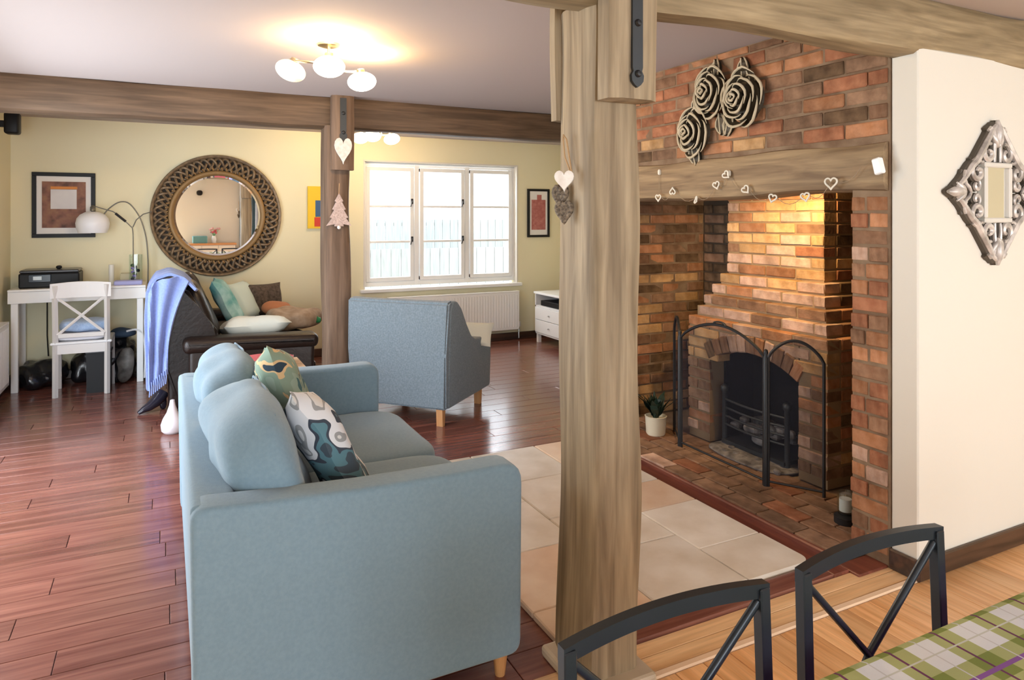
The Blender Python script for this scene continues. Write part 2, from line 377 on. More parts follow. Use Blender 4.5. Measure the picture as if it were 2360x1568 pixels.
def softbox(bm, c, size, p=6, n=10, wr=0, wf=6, seed=0, rot=None, bulge=0):
    out_bm = bm; bm = bmesh.new()
    r = bmesh.ops.create_cube(bm, size=2); es = list({e for v in r['verts'] for e in v.link_edges})
    bmesh.ops.subdivide_edges(bm, edges=es, cuts=n, use_grid_fill=True)
    vs = list(bm.verts)
    for v in vs:
        u = v.co.copy(); k = (abs(u.x)**p+abs(u.y)**p+abs(u.z)**p)**(1/p); u /= k
        if bulge: u *= 1+bulge*(1-min(1, (min(abs(u.x), 1)**2+min(abs(u.y), 1)**2+min(abs(u.z), 1)**2)/3))
        co = Vector((u.x*size[0]/2, u.y*size[1]/2, u.z*size[2]/2))
        if wr: co += u.normalized()*wr*noise.noise(co*wf+Vector((seed, seed*1.7, 0)))
        if rot is not None: co = rot @ co
        v.co = co+Vector(c)
    me_ = bpy.data.meshes.new('tmp'); bm.to_mesh(me_); bm.free(); out_bm.from_mesh(me_); bpy.data.meshes.remove(me_)
def pillow(bm, w, h, t, n=14, wr=.01, seed=0, M4=None):
    """scatter cushion in the XZ plane, thickness along Y, pinched corners"""
    G = {}
    for s in (1, -1):
        for i in range(n+1):
            for j in range(n+1):
                u, v = -1+2*i/n, -1+2*j/n
                edge = i in (0, n) or j in (0, n)
                if edge and s < 0: G[s, i, j] = G[1, i, j]; continue
                k = 1-.07*(1-abs(u)**2)*abs(v)**3; l = 1-.07*(1-abs(v)**2)*abs(u)**3
                th = t/2*((1-u**4)*(1-v**4))**.55 if not edge else 0
                co = Vector((u*w/2*l, s*th, v*h/2*k))
                co.y += wr*noise.noise(co*7+Vector((seed, 0, 0)))
                G[s, i, j] = bm.verts.new(co)
    vs = list({id(v): v for v in G.values()}.values())
    for s in (1, -1):
        for i in range(n):
            for j in range(n):
                f = [G[s, i, j], G[s, i+1, j], G[s, i+1, j+1], G[s, i, j+1]]
                bm.faces.new(f if s > 0 else f[::-1])
    if M4 is not None: bmesh.ops.transform(bm, matrix=M4, verts=vs)
    return vs
def TR(loc, rx=0, ry=0, rz=0):
    return Matrix.Translation(loc) @ Matrix.Rotation(rz, 4, 'Z') @ Matrix.Rotation(ry, 4, 'Y') @ Matrix.Rotation(rx, 4, 'X')
def timber(x0, x1, y0, y1, z0, z1, axis, amp=.008, freq=2.2, seed=0, bev=.012, n=48, flare=None):
    """hand-hewn timber swept along an axis with uneven faces"""
    lo = [x0, y0, z0]; hi = [x1, y1, z1]; oa = [a for a in range(3) if a != axis]
    A0, A1 = lo[axis], hi[axis]; bm = B(); rings = []
    u0, u1 = lo[oa[0]], hi[oa[0]]; v0, v1 = lo[oa[1]], hi[oa[1]]
    m = 5
    base = []
    for s in range(4):
        for k in range(m):
            t = k/m
            a = [(u0+(u1-u0)*t, v0), (u1, v0+(v1-v0)*t), (u1-(u1-u0)*t, v1), (u0, v1-(v1-v0)*t)][s]
            cu, cv = (u0+u1)/2, (v0+v1)/2
            f = 1
            if k == 0: f = 0
            base.append((a, s, k))
    for i in range(n+1):
        t = i/n; A = A0+(A1-A0)*t; ring = []
        for (a, s, k) in base:
            cu, cv = (u0+u1)/2, (v0+v1)/2; du, dv = a[0]-cu, a[1]-cv
            if k == 0: du -= math.copysign(bev, du); dv -= math.copysign(bev, dv)
            nu = noise.noise(Vector((A*freq, (0 if du < 0 else 9)+seed*3.1, a[1]*2)))
            nv = noise.noise(Vector((A*freq, (20 if dv < 0 else 31)+seed*3.1, a[0]*2)))
            du += math.copysign(1, du)*amp*nu*(2 if s in (1, 3) or k == 0 else .4)
            dv += math.copysign(1, dv)*amp*nv*(2 if s in (0, 2) or k == 0 else .4)
            if flare: g = flare(A); du *= g[0]; dv *= g[1]
            co = [0, 0, 0]; co[axis] = A; co[oa[0]] = cu+du; co[oa[1]] = cv+dv
            ring.append(bm.verts.new(co))
        rings.append(ring)
    L = len(base)
    for a, b in zip(rings, rings[1:]):
        for k in range(L): bm.faces.new((a[k], a[(k+1) % L], b[(k+1) % L], b[k]))
    bm.faces.new(rings[0][::-1]); bm.faces.new(rings[-1])
    return bm
def fillet(pts, r, n=5):
    out = []; N = len(pts)
    for i in range(N):
        p0, p1, p2 = Vector(pts[i-1]), Vector(pts[i]), Vector(pts[(i+1) % N]); rr = r[i] if isinstance(r, (list, tuple)) else r
        a, b_ = (p0-p1), (p2-p1); d = min(rr, a.length*.49, b_.length*.49); a.normalize(); b_.normalize()
        if a.dot(b_) < -.995: out.append(tuple(p1)); continue
        s, e = p1+a*d, p1+b_*d
        for k in range(n+1):
            t = k/n; q = s*(1-t)**2+p1*2*t*(1-t)+e*t*t; out.append((q.x, q.y))
    return out
def soft_prism(bm, pts, axis, a0, a1, r, n=4):
    N = len(pts); A = sum(pts[i-1][0]*pts[i][1]-pts[i][0]*pts[i-1][1] for i in range(N)); sg = 1 if A > 0 else -1; nr = []
    for i in range(N):
        d = Vector(pts[(i+1) % N])-Vector(pts[i-1])
        if d.length > 0: d.normalize()
        nr.append(Vector((-d.y, d.x))*sg)
    def ring(a, off):
        R = []
        for p, q in zip(pts, nr):
            v = [p[0]+q.x*off, p[1]+q.y*off]; v.insert(axis, a); R.append(bm.verts.new(v))
        return R
    seq = []
    for k in range(n+1): t = k/n*pi/2; seq.append((a0+r*(1-sin(t)), r*(1-cos(t))))
    # k=0 -> a0+r on the full outline; k=n -> a0, inset r
    seq = seq[::-1]; seq2 = [(a1-(a-a0), o) for a, o in seq[::-1]]
    rings = [ring(a, o) for a, o in seq+seq2]
    bm.faces.new(rings[0]); bm.faces.new(rings[-1][::-1])
    for x, y in zip(rings, rings[1:]):
        for i in range(N): bm.faces.new((x[i], x[(i+1) % N], y[(i+1) % N], y[i]))
def copy_tree(o, parent=None):
    c = o.copy(); COL.objects.link(c)
    if parent is not None: c.parent = parent
    for ch in list(o.children): copy_tree(ch, c)
    return c

# ------------------------------------------------------------------ room shell
ZC = 2.33; BZ = 2.10
XL, XR, YF, YB = -1.2, 4.4, 7.35, -2.6
fl = struct('floor', bx(XL-.2, XR+.2, YB-.2, YF+.25, -.12, -.014), M['joint'])
struct('ceiling', bx(XL-.2, XR+.2, YB-.2, YF+.25, ZC, ZC+.12), M['ceiling'])
# far wall with the casement opening
WX0, WX1, WZ0, WZ1 = 1.91, 3.74, .66, 2.05
bm = B(); y0, y1 = YF, YF+.2
box(bm, XL-.2, WX0, y0, y1, -.05, ZC); box(bm, WX1, XR+.2, y0, y1, -.05, ZC); box(bm, WX0, WX1, y0, y1, -.05, WZ0); box(bm, WX0, WX1, y0, y1, WZ1, ZC)
struct('wall_far', bm, M['cream'])
# left wall with the garden door opening
bm = B(); box(bm, XL-.2, XL, YB, 2.7, -.05, ZC); box(bm, XL-.2, XL, 5.3, YF, -.05, ZC); box(bm, XL-.2, XL, 2.7, 5.3, 2.08, ZC)
struct('wall_left', bm, M['cream'])
bm = B(); box(bm, XL-.2, -1.1, YB-.2, YB, -.05, ZC); box(bm, .1, 2.1, YB-.2, YB, -.05, ZC); box(bm, -1.1, .1, YB-.2, YB, 2.1, ZC); box(bm, 4.3, XR+.2, YB-.2, YB, -.05, ZC); box(bm, 2.1, 4.3, YB-.2, YB, -.05, .3); box(bm, 2.1, 4.3, YB-.2, YB, 2.15, ZC)
struct('wall_back', bm, M['white_wall'])
struct('wall_right', bx(XR, XR+.2, YB, YF, -.05, ZC), M['cream'])
PX = 2.684
bm = bx(PX, XR, 1.75, 1.866, 0, BZ+.03, bev=.006)
struct('wall_partition', bm, M['white_wall'])

# red laminate planks
PW = .14; y = 1.915; row = 0
base_planks = {}
def plank_obj(name, x0, x1, y0, y1, z0, z1, m, parent, gap=.0012, bev=.0015):
    L, Wd = round(x1-x0, 3), round(y1-y0, 3); key = (name, L, Wd)
    if key not in base_planks:
        b_ = bx(-L/2+gap, L/2-gap, -Wd/2+gap, Wd/2-gap, z0-z1, 0, bev=bev)
        o = mesh_obj(name, b_, m, parent, world=False); base_planks[key] = o.data
    else:
        o = bpy.data.objects.new(name, base_planks[key]); COL.objects.link(o); o.parent = parent
    o.location = ((x0+x1)/2, (y0+y1)/2, z1)
    return o
while y < YF-.001:
    y2 = min(y+PW, YF); x = XL-rnd.uniform(0, 1.1)
    while x < XR:
        a, b_ = max(x, XL), min(x+1.28, XR)
        if b_-a > .03 and not (a > 2.45 and y < 4.15):
            # only boards that stand clear of the masonry
            if b_ > 2.7 and 1.9 < y < 4.15: b_ = 2.7
            plank_obj('plank', a, b_, y, y2, -.013, 0, M['plank'], fl)
        x += 1.28
    y += PW; row += 1
# golden oak threshold boards and dining floor boards
for k, (ya, yb) in enumerate(((1.775, 1.845), (1.845, 1.915))):
    plank_obj('threshold_board', 1.34, 2.68, ya, yb, -.013, .001+.0*k, M['oak_sill'], fl)
    plank_obj('threshold_board', XL, 1.12, ya, yb, -.013, .001, M['oak_sill'], fl)
plank_obj('nosing_strip', XL, XR, 1.742, 1.772, -.013, .006, mat('pale_oak_nosing', (.80, .58, .40), .35), fl, bev=.004)
x = .3; k = 0
while x < 3.9:
    yy = 1.742; k += 1; first = rnd.uniform(.35, 1.2)
    while yy > -.3:
        a = max(yy-first, -.3)
        if yy-a > .02: plank_obj('oak_board', x, x+.115, a, yy, -.013, 0, M['oak_board'], fl)
        yy = a; first = 1.2
    x += .115
bm = B(); box(bm, XL, .3, YB, 1.742, -.013, -.001); box(bm, 3.9, XR, YB, 1.742, -.013, -.001); box(bm, .3, 3.9, YB, -.3, -.013, -.001)
mesh_obj('oak_boarding', bm, M['oak_board'], fl)

# skirtings
def skirting(name, x0, x1, y0, y1, h=.085):
    b_ = bx(x0, x1, y0, y1, 0, h, bev=.006); struct(name, b_, M['skirt'])
skirting('baseboard_far', XL, XR, YF-.018, YF)
skirting('baseboard_partition', PX-.018, XR, 1.732, 1.75)
skirting('baseboard_pier', PX-.018, PX, 1.75, 1.866)
skirting('baseboard_left', XL, XL+.018, 5.3, YF-.018)
skirting('baseboard_right', XR-.018, XR, 4.2, YF-.018)

# window in the far wall
win = thing('window_1', '', 'window'); del win['label'], win['category']; win['kind'] = 'structure'; win.location = (0, YF, 0)
bm = B(); yo = YF+.075; fz0, fz1 = WZ0+.03, WZ1-.005
box(bm, WX0, WX1, yo, yo+.07, fz0, fz0+.05, bev=.004); box(bm, WX0, WX1, yo, yo+.07, fz1-.045, fz1, bev=.004)
cw = (WX1-WX0)/3
for k, w in ((0, .04), (1, .055), (2, .055), (3, .04)):
    xc = WX0+cw*k; xc += w/2 if k == 0 else (-w/2 if k == 3 else 0)
    box(bm, xc-w/2, xc+w/2, yo-.002, yo+.068, fz0+.001, fz1-.001, bev=.004)
mesh_obj('window_frame', bm, M['white_gloss'], win)
for k in range(3):
    a, b_ = WX0+cw*k+.035, WX0+cw*(k+1)-.035; c0, c1 = fz0+.052, fz1-.047
    bm = B(); y_ = yo-.012
    for (p, q, r, s) in ((a, b_, c0, c0+.045), (a, b_, c1-.045, c1), (a, a+.045, c0, c1), (b_-.045, b_, c0, c1)):
        vt = .0015 if q-p < .06 else 0
        box(bm, p, q, y_-vt, y_+.05-vt, r+vt, s-vt, bev=.004)
    ca = mesh_obj('casement', bm, M['white_gloss'], win)
    for t in (1/3, 2/3):
        zz = c0+.045+(c1-c0-.09)*t
        mesh_obj('glazing_bar', bx(a+.04, b_-.04, y_+.004, y_+.036, zz-.012, zz+.012, bev=.003), M['white_gloss'], ca)
    for t in range(3):
        za, zb = c0+.04+(c1-c0-.08)*t/3, c0+.04+(c1-c0-.08)*(t+1)/3
        mesh_obj('pane', bx(a+.04, b_-.04, y_+.02, y_+.024, za, zb), M['glass'], ca)
    if k < 2:
        for zz in (c0+.46, c0+.88):
            bm = B(); box(bm, b_-.036, b_-.012, y_-.012, y_, zz-.03, zz+.03, bev=.003); tube(bm, [(b_-.024, y_-.014, zz+.01), (b_-.03, y_-.03, zz), (b_-.05, y_-.034, zz-.06)], .006, 6)
            mesh_obj('window_catch', bm, M['iron'], ca)
mesh_obj('window_sill', bx(WX0-.05, WX1+.05, YF-.05, YF+.09, WZ0-.025, WZ0+.012, bev=.008, seg=2), M['white_gloss'], win)
bm = B()
for (p, q, r, s) in ((WX0-.012, WX0+.004, WZ0, WZ1), (WX1-.004, WX1+.012, WZ0, WZ1), (WX0-.012, WX1+.012, WZ1-.004, WZ1+.012)):
    box(bm, p, q, YF-.004, YF+.08, r, s)
mesh_obj('reveal', bm, M['white_wall'], win)

# garden door frame (left, out of view) and dining window frame behind the camera
def plain_frame(name, axis, a0, a1, z0, z1, c, n):
    w_ = thing(name, '', 'x'); del w_['label'], w_['category']; w_['kind'] = 'structure'
    bm = B()
    def add(p, q, r, s):
        if axis == 0: box(bm, p, q, c-.03, c+.03, r, s)
        else: box(bm, c-.03, c+.03, p, q, r, s)
    add(a0, a1, z0, z0+.06); add(a0, a1, z1-.06, z1)
    for k in range(n+1): xx = a0+(a1-a0-.06)*k/n; add(xx, xx+.06, z0, z1)
    mesh_obj('window_frame', bm, M['white_gloss'], w_)
plain_frame('door_1', 1, 2.7, 5.3, 0, 2.08, XL-.08, 3)
plain_frame('window_2', 0, 2.1, 4.3, .3, 2.15, YB-.06, 3)

plain_frame('door_added', 0, -1.1, .1, 0, 2.1, YB-.06, 2)  # frame of the added door that lights the sofa arm
# garden beyond the far window
fe = thing('garden_fence', 'pale grey-green close-boarded garden fence seen through the far window', 'fence', (2, 10.5, 0))
for (yy, zt, zb) in ((10.4, .95, -.2), (12.5, 1.40, -.2)):
    for k in range(int(9/.16)):
        xx = 1.2+k*.16+(.0 if yy < 11 else 1)
        zt2 = zt+.004*rnd.random()
        mesh_obj('fence_board', bx(xx, xx+.152, yy, yy+.02, zb, zt2), M['fence'], fe)
    mesh_obj('rail', bx(1.2, 11.2, yy+.02, yy+.06, zt-.12, zt-.06), M['fence'], fe)
struct('ground', bx(-4, 18, YF+.25, 22, -.4, -.2), M['lawn'])

# ------------------------------------------------------------------ timber frame
BZ = 2.10
def beam(name, label, x0, x1, y0, y1, z0, z1, m, seed, amp=.009):
    o = mesh_obj(name, timber(x0, x1, y0, y1, z0, z1, 0, amp=amp, seed=seed, n=90), m, smooth=40, loc=((x0+x1)/2, (y0+y1)/2, z0))
    return tag(o, label, 'beam')
beam('ceiling_beam', 'rough pale oak ceiling beam over the doorway and white wall, nearest the camera', XL, XR, 1.742, 1.885, BZ, ZC+.01, M['oak_near_x'], 1, .012)
beam('ceiling_beam', 'dark brown oak ceiling beam crossing the living room above the mirror and window', XL, XR, 5.15, 5.35, BZ+.005, ZC+.01, M['oak_far_x'], 2, .006)
def post(name, label, x0, x1, y0, y1, m, seed, amp, z0=.0):
    t = thing(name, label, 'post', ((x0+x1)/2, (y0+y1)/2, 0))
    def fl_(A): return (1+.035*max(0, (.5-A))/.5, 1)
    mesh_obj('shaft', timber(x0, x1, y0, y1, 0, BZ+.02, 2, amp=amp, freq=1.7, seed=seed, n=80, flare=fl_), m, t, smooth=40)
    return t
p1 = post('oak_post', 'large weathered oak post beside the grey-blue sofa, in front of the tiles', 1.160, 1.345, 1.762, 2.00, M['oak_near'], 5, .011)
mesh_obj('jowl_block', timber(1.162, 1.338, 1.675, 1.765, 1.80, BZ+.23, 2, amp=.004, seed=8, n=20), M['oak_near'], p1, smooth=40)
mesh_obj('brace_block', timber(1.16, 1.325, 1.985, 2.04, 1.77, BZ+.23, 2, amp=.005, seed=9, n=20), M['oak_near'], p1, smooth=40)
mesh_obj('plinth', bx(1.11, 1.365, 1.72, 2.01, 0, .038, bev=.012, seg=2), mat('pale_oak_plinth', (.46, .37, .26), .5, noise_mix=((.58, .48, .36), 6, (1, 1, 1))), p1)
def strap(parent, xc, yf, z0, z1, w, bolts, sc=1):
    bm = B(); pts = [(xc-w/2, z1), (xc-w/2, z0+w*1.6), (xc-w*.42, z0+w*1.3), (xc-w*.6, z0+w*.95), (xc-w*.55, z0+w*.5), (xc-w*.3, z0+w*.2), (xc, z0), (xc+w*.3, z0+w*.2), (xc+w*.55, z0+w*.5), (xc+w*.6, z0+w*.95), (xc+w*.42, z0+w*1.3), (xc+w/2, z0+w*1.6), (xc+w/2, z1)]
    prism(bm, pts, 1, yf-.007, yf+.012); s_ = mesh_obj('iron_strap', bm, M['strap'], parent)
    for z in bolts:
        bm = B(); lathe(bm, [(0, 0), (w*.3, .0), (w*.3, .004), (w*.2, .01), (0, .011)], n=12, M4=TR((xc, yf-.006, z), rx=pi/2)); mesh_obj('bolt', bm, M['iron'], s_)
strap(p1, 1.247, 1.671, 1.832, BZ+.2, .037, (1.872, 2.022))
p2 = post('oak_post', 'slimmer brown oak post behind the sofa arm, with a heart and tree hung on it', 1.05, 1.235, 5.12, 5.35, M['oak_far'], 11, .008)
mesh_obj('jowl_block', timber(1.075, 1.238, 5.045, 5.125, 1.79, BZ+.23, 2, amp=.003, seed=13, n=20), M['oak_far'], p2, smooth=40)
strap(p2, 1.155, 5.043, 2.0, BZ+.21, .045, (2.06, 2.2))

# ------------------------------------------------------------------ brickwork
VAR = []
for k in range(5):
    b_ = B(); box(b_, -.5, .5, -.5, .5, -.5, .5)
    es = list(b_.edges); bmesh.ops.scale(b_, verts=b_.verts, vec=(.1, .215, .062))
    bmesh.ops.bevel(b_, geom=list(b_.edges), offset=.005, segments=1, affect='EDGES')
    for v in b_.verts: v.co += Vector([rnd.uniform(-.0022, .0022) for _ in range(3)])
    me = bpy.data.meshes.new('brick'); b_.to_mesh(me); b_.free(); VAR.append(me)
VM = {}
def brick(parent, c, dims, col, rot=None, name='brick'):
    """dims = depth, length, height; rot about Z in radians or a Matrix"""
    k = rnd.randrange(5)
    if (k, col) not in VM:
        me = VAR[k].copy(); me.materials.append(BR[col]); VM[k, col] = me
    o = bpy.data.objects.new(name, VM[k, col]); COL.objects.link(o); o.parent = parent
    off = parent.location
    m4 = Matrix.Translation(Vector(c)-off)
    if isinstance(rot, Matrix): m4 = m4 @ rot
    elif rot: m4 = m4 @ Matrix.Rotation(rot, 4, 'Z')
    m4 = m4 @ Matrix.Rotation(rnd.uniform(-.009, .009), 4, 'X') @ Matrix.Rotation(rnd.uniform(-.012, .012), 4, 'Z')
    o.matrix_basis = m4 @ Matrix.Diagonal((dims[0]/.1, dims[1]/.215, dims[2]/.062, 1))
    return o
def pick(ws):
    ks = list(ws); return rnd.choices(ks, [ws[k] for k in ks])[0]
FRONT = {'orange': 4, 'red': 4, 'brown': 5, 'purple': 3, 'tan': 1.2, 'burnt': 1.6, 'pale': .3}
NOOK = {'orange': 3, 'tan': 4, 'brown': 4, 'burnt': 2, 'red': 1.5, 'purple': 1}
STACK = {'orange': 5, 'tan': 5, 'pale': 2, 'brown': 1.6, 'red': 1}
STEPC = {'pale': 5, 'orange': 2, 'tan': 2, 'brown': 1, 'purple': 1}
PILL = {'orange': 5, 'red': 4, 'brown': 3, 'pale': .6, 'tan': 1.2}
def course(parent, axis, face, sgn, a0, a1, z0, h, ws, off=0, L=.225, depth=.1, jit=.006, cut=None, mort=.010):
    """one course of bricks on a vertical face; axis: 1 = runs along Y (face is an X), 0 = runs along X (face is a Y)"""
    a = a0-off
    while a < a1-.02:
        s, e = max(a, a0), min(a+L, a1); a += L
        if e-s < .03: continue
        mid = (s+e)/2; zc = z0+h/2
        if cut and cut(mid, zc): continue
        pr = rnd.uniform(-jit, jit)
        f = face-sgn*(-depth/2)+sgn*pr*0
        f = face+sgn*(depth/2)+pr
        dims = (depth, e-s-mort, h-mort)
        if axis == 1: brick(parent, (f, mid, zc), dims, pick(ws))
        else: brick(parent, (mid, f, zc), dims, pick(ws), rot=pi/2)
FX = 2.668   # front brick face
ing = thing('inglenook_fireplace', 'red brick inglenook surround with oak lintel on the right side of the room', 'fireplace', (2.9, 3.0, 0))
bm = B()
box(bm, FX+.006, FX+.22, 2.037, 4.006, 1.70, ZC)        # wall above the lintel
box(bm, FX+.006, 3.75, 1.866, 2.037, 0, ZC)            # near pillar
box(bm, FX+.006, 3.75, 4.006, 4.22, 0, ZC)             # far pillar
mesh_obj('mortar', bm, M['mortar'], ing)
mesh_obj('nook_back_wall', bx(3.606, 3.75, 2.037, 4.012, 0, ZC), M['mortar_dark'], ing)  # back wall of the nook in the darker mortar
CH = .0715
z = 1.785; k = 0
while z < ZC-.01:
    h = min(CH, ZC-z); course(ing, 1, FX, 1, 1.868, 4.22, z, h, FRONT, off=.1125*(k % 2)+.02, jit=.005); z += CH; k += 1
z = .04; k = 0
while z < 1.54:
    h = min(CH, 1.555-z)
    if k % 2: course(ing, 1, FX, 1, 1.868, 2.045, z, h, PILL, L=.09, jit=.005)
    else: course(ing, 1, FX, 1, 1.868, 2.045, z, h, PILL, L=.18, off=0 if k % 4 else .075, jit=.005)
    course(ing, 1, FX, 1, 4.0, 4.22, z, h, PILL, off=.1125*(k % 2), jit=.005)
    course(ing, 0, 4.0, 1, FX+.1, 3.6, z, h, NOOK, off=.1125*(k % 2), jit=.006)
    if z > .75: course(ing, 1, 3.6, 1, 3.45, 4.0, z, h, {'burnt': 3, 'brown': 1}, off=.1125*(k % 2), jit=.004)
    z += CH; k += 1
lin = timber(FX-.025, FX+.21, 1.872, 4.2, 1.552, 1.775, 1, amp=.010, seed=21, n=70)
mesh_obj('lintel', lin, M['lintel'], ing, smooth=40)

# stepped chimney stack
st = thing('chimney_stack', 'stepped brick chimney stack with arched fire opening, lit warm under the lintel', 'chimney', (3.3, 3.0, 0))
SX = [3.05+.056*k for k in range(6)]; SY0 = [2.467+.05*k for k in range(6)]; SY1 = [3.537-.012*k for k in range(6)]
SH = .0665; ZT = .815
AYC, AHW, ASPR, ACR = 2.997, .337, .555, .65      # arch
ARAD = (AHW**2+(ACR-ASPR)**2)/(2*(ACR-ASPR)); AZC = ACR-ARAD
bm = B()
box(bm, SX[0]+.006, 3.6, SY0[0]+.006, AYC-AHW-.004, .04, ZT-.008); box(bm, SX[0]+.006, 3.6, AYC+AHW+.004, SY1[0]-.012, .04, ZT-.008)
box(bm, SX[0]+.006, 3.6, AYC-AHW-.01, AYC+AHW+.01, .655, ZT-.008)
for k in range(1, 5): box(bm, SX[k]+.006, 3.6, SY0[k]+.006, SY1[k]-.012, ZT+SH*(k-1)-.01, ZT+SH*k-.008)
box(bm, SX[5]+.006, 3.6, SY0[5]+.006, SY1[5]-.012, ZT+SH*4-.01, ZC-.01)
mesh_obj('mortar', bm, mat('lime_mortar', (.28, .19, .11), .95, .1, bump=.5, bscale=90), st)
mesh_obj('fire_back', bx(3.40, 3.6, AYC-AHW, AYC+AHW, .04, .70), M['soot'], st)
mesh_obj('jamb_lining', (lambda b_: (box(b_, 3.17, 3.42, AYC-AHW-.002, AYC-AHW+.02, .04, .655), box(b_, 3.17, 3.42, AYC+AHW-.02, AYC+AHW+.002, .04, .655), box(b_, 3.17, 3.42, AYC-AHW, AYC+AHW, .64, .66), b_)[-1])(B()), M['soot'], st)
VR = .105
def in_arch(y, z):
    return abs(y-AYC) < AHW+.01 and (z < ASPR or (y-AYC)**2+(z-AZC)**2 < (ARAD+VR*.72)**2)
z = ZT-SH; k = 0
while z > .03:
    for (a0, a1) in ((SY0[0], AYC-AHW), (AYC+AHW, SY1[0])):
        if z < .54: course(st, 1, SX[0], 1, a0, a1, z, SH, {'pale': 2, 'purple': 2, 'brown': 2, 'orange': 2}, L=.225 if k % 2 else .105, depth=.12, jit=.003)
    if z >= .54: course(st, 1, SX[0], 1, SY0[0], SY1[0], z, SH, STACK, off=.1125*(k % 2), jit=.003, cut=in_arch)
    course(st, 0, SY0[0], 1, SX[0]+.1, 3.6, z, SH, NOOK, off=.1125*(k % 2), jit=.003)
    z -= SH; k += 1
for k in range(5):
    if k: course(st, 1, SX[k], 1, SY0[k], SY1[k], ZT+SH*(k-1), SH, STEPC, off=.1125*(k % 2)+.03, jit=.002, depth=.13); course(st, 0, SY0[k], 1, SX[k]+.12, 3.6, ZT+SH*(k-1), SH, NOOK, jit=.003)
z = ZT+SH*4; k = 0
while z < 1.72:
    course(st, 1, SX[5], 1, SY0[5], SY1[5], z, SH, STACK, off=.1125*(k % 2)+.02, jit=.004); course(st, 0, SY0[5], 1, SX[5]+.1, 3.6, z, SH, NOOK, jit=.003)
    z += SH; k += 1
amax = math.asin(AHW/ARAD); nv = 11
for i in range(nv):
    a = -amax+(i+.5)*2*amax/nv; R = ARAD+VR/2
    brick(st, (SX[0]+.055, AYC+R*sin(a), AZC+R*cos(a)), (.12, 2*amax*R/nv-.008, VR), pick({'pale': 2, 'brown': 2, 'orange': 1, 'burnt': 1}), rot=Matrix.Rotation(-a, 4, 'X'), name='arch_brick')

# brick hearth
he = thing('brick_hearth', 'low purple-red brick hearth slab running in front of the fire screen', 'hearth', (2.9, 3.0, 0))
mesh_obj('hearth_bed', bx(2.515, 3.61, 1.98, 4.0, -.01, .032), M['mortar'], he)
y = 1.985; k = 0
while y < 3.98:
    L = .225
    brick(he, (2.56, y+L/2, .022), (.10, L-.006, .042), pick({'purple': 5, 'pale': 1, 'red': 1, 'brown': 1}), name='hearth_brick'); y += L
for r_ in range(4):
    y = 2.05-(r_ % 2)*.11+.0; x = 2.615+.105*r_
    while y < 3.98:
        s, e = max(y, 2.045), min(y+.225, 3.99)
        if r_ == 0: s = max(y, 1.99 if y < 2.05 else y)
        if e-s > .04: brick(he, (x+.052, (s+e)/2, .024), (.10, e-s-.006, .040), pick({'purple': 5, 'red': 1, 'brown': 2}), name='hearth_brick')
        y += .225
mesh_obj('nosing', bx(2.492, 2.515, 1.97, 4.0, -.005, .034, bev=.006), M['red_trim'], he)
# red wooden strips round the tiles
bm = B(); box(bm, 2.405, 2.494, 1.915, 4.0, -.01, .012, bev=.003); struct('trim_1', bm, M['red_trim'])
bm = B(); box(bm, 1.34, 2.405, 1.917, 2.012, -.01, .012, bev=.003); struct('trim_2', bm, M['plank'])
bm = B(); box(bm, 2.494, FX+.006, 1.87, 1.972, -.01, .010, bev=.003); struct('trim_3', bm, M['red_trim'])

# limestone tile platform
tp = thing('tile_platform', 'raised slab of pale limestone tiles between the oak post and the hearth', 'floor tiles', (1.8, 2.9, 0))
mesh_obj('tile_bed', bx(1.19, 2.39, 2.03, 3.79, -.005, .016), mat('tile_grout', (.42, .35, .27), .9), tp)
tiles = [((1.18, 1.62), (2.02, 2.20, 2.62, 3.08, 3.45, 3.80)), ((1.62, 2.05), (2.02, 2.455, 2.85, 3.32, 3.80)), ((2.05, 2.40), (2.02, 2.30, 2.72, 3.02, 3.46, 3.80))]
n_t = 0
for (xa, xb), ys in tiles:
    for ya, yb in zip(ys, ys[1:]):
        n_t += 1
        if xb == 2.40 and ya == 2.02:
            bm = B(); rr = .05; pts = [(xa+.002, ya+.002), (xb-rr, ya+.002)]+[(xb-rr+rr*sin(t*pi/12), ya+.002+rr-rr*cos(t*pi/12)) for t in range(1, 7)]+[(xb, yb-.002), (xa+.002, yb-.002)]
            prism(bm, pts, 2, .0, .026)
        else: bm = bx(xa+.002, xb-.002, ya+.002, yb-.002, 0, .026+rnd.uniform(0, .001), bev=.005)
        mesh_obj('tile', bm, M['tile_warm'] if n_t in (1, 2, 14, 12) else M['tile'], tp)

# warm lamp tucked behind the lintel
sp = thing('hearth_downlight', 'small warm spotlight tucked behind the oak lintel above the stack', 'lamp', (2.93, 2.72, 1.70))
bm = B(); lathe(bm, [(0, .06), (.03, .06), (.035, 0), (.028, 0), (.025, .03), (0, .03)], n=16, M4=TR((2.93, 2.72, 1.70)))
mesh_obj('housing', bm, M['brass'], sp)
sl = bpy.data.lights.new('hearth_spot', 'SPOT'); sl.energy = 50; sl.color = (1, .66, .28); sl.spot_size = radians(125); sl.spot_blend = .7; sl.shadow_soft_size = .03
so = bpy.data.objects.new('hearth_spot', sl); COL.objects.link(so); so.parent = sp; so.location = (0, 0, -.01)
so.rotation_euler = (Vector((3.33, 2.95, 1.25))-Vector((2.93, 2.72, 1.69))).to_track_quat('-Z', 'Y').to_euler()

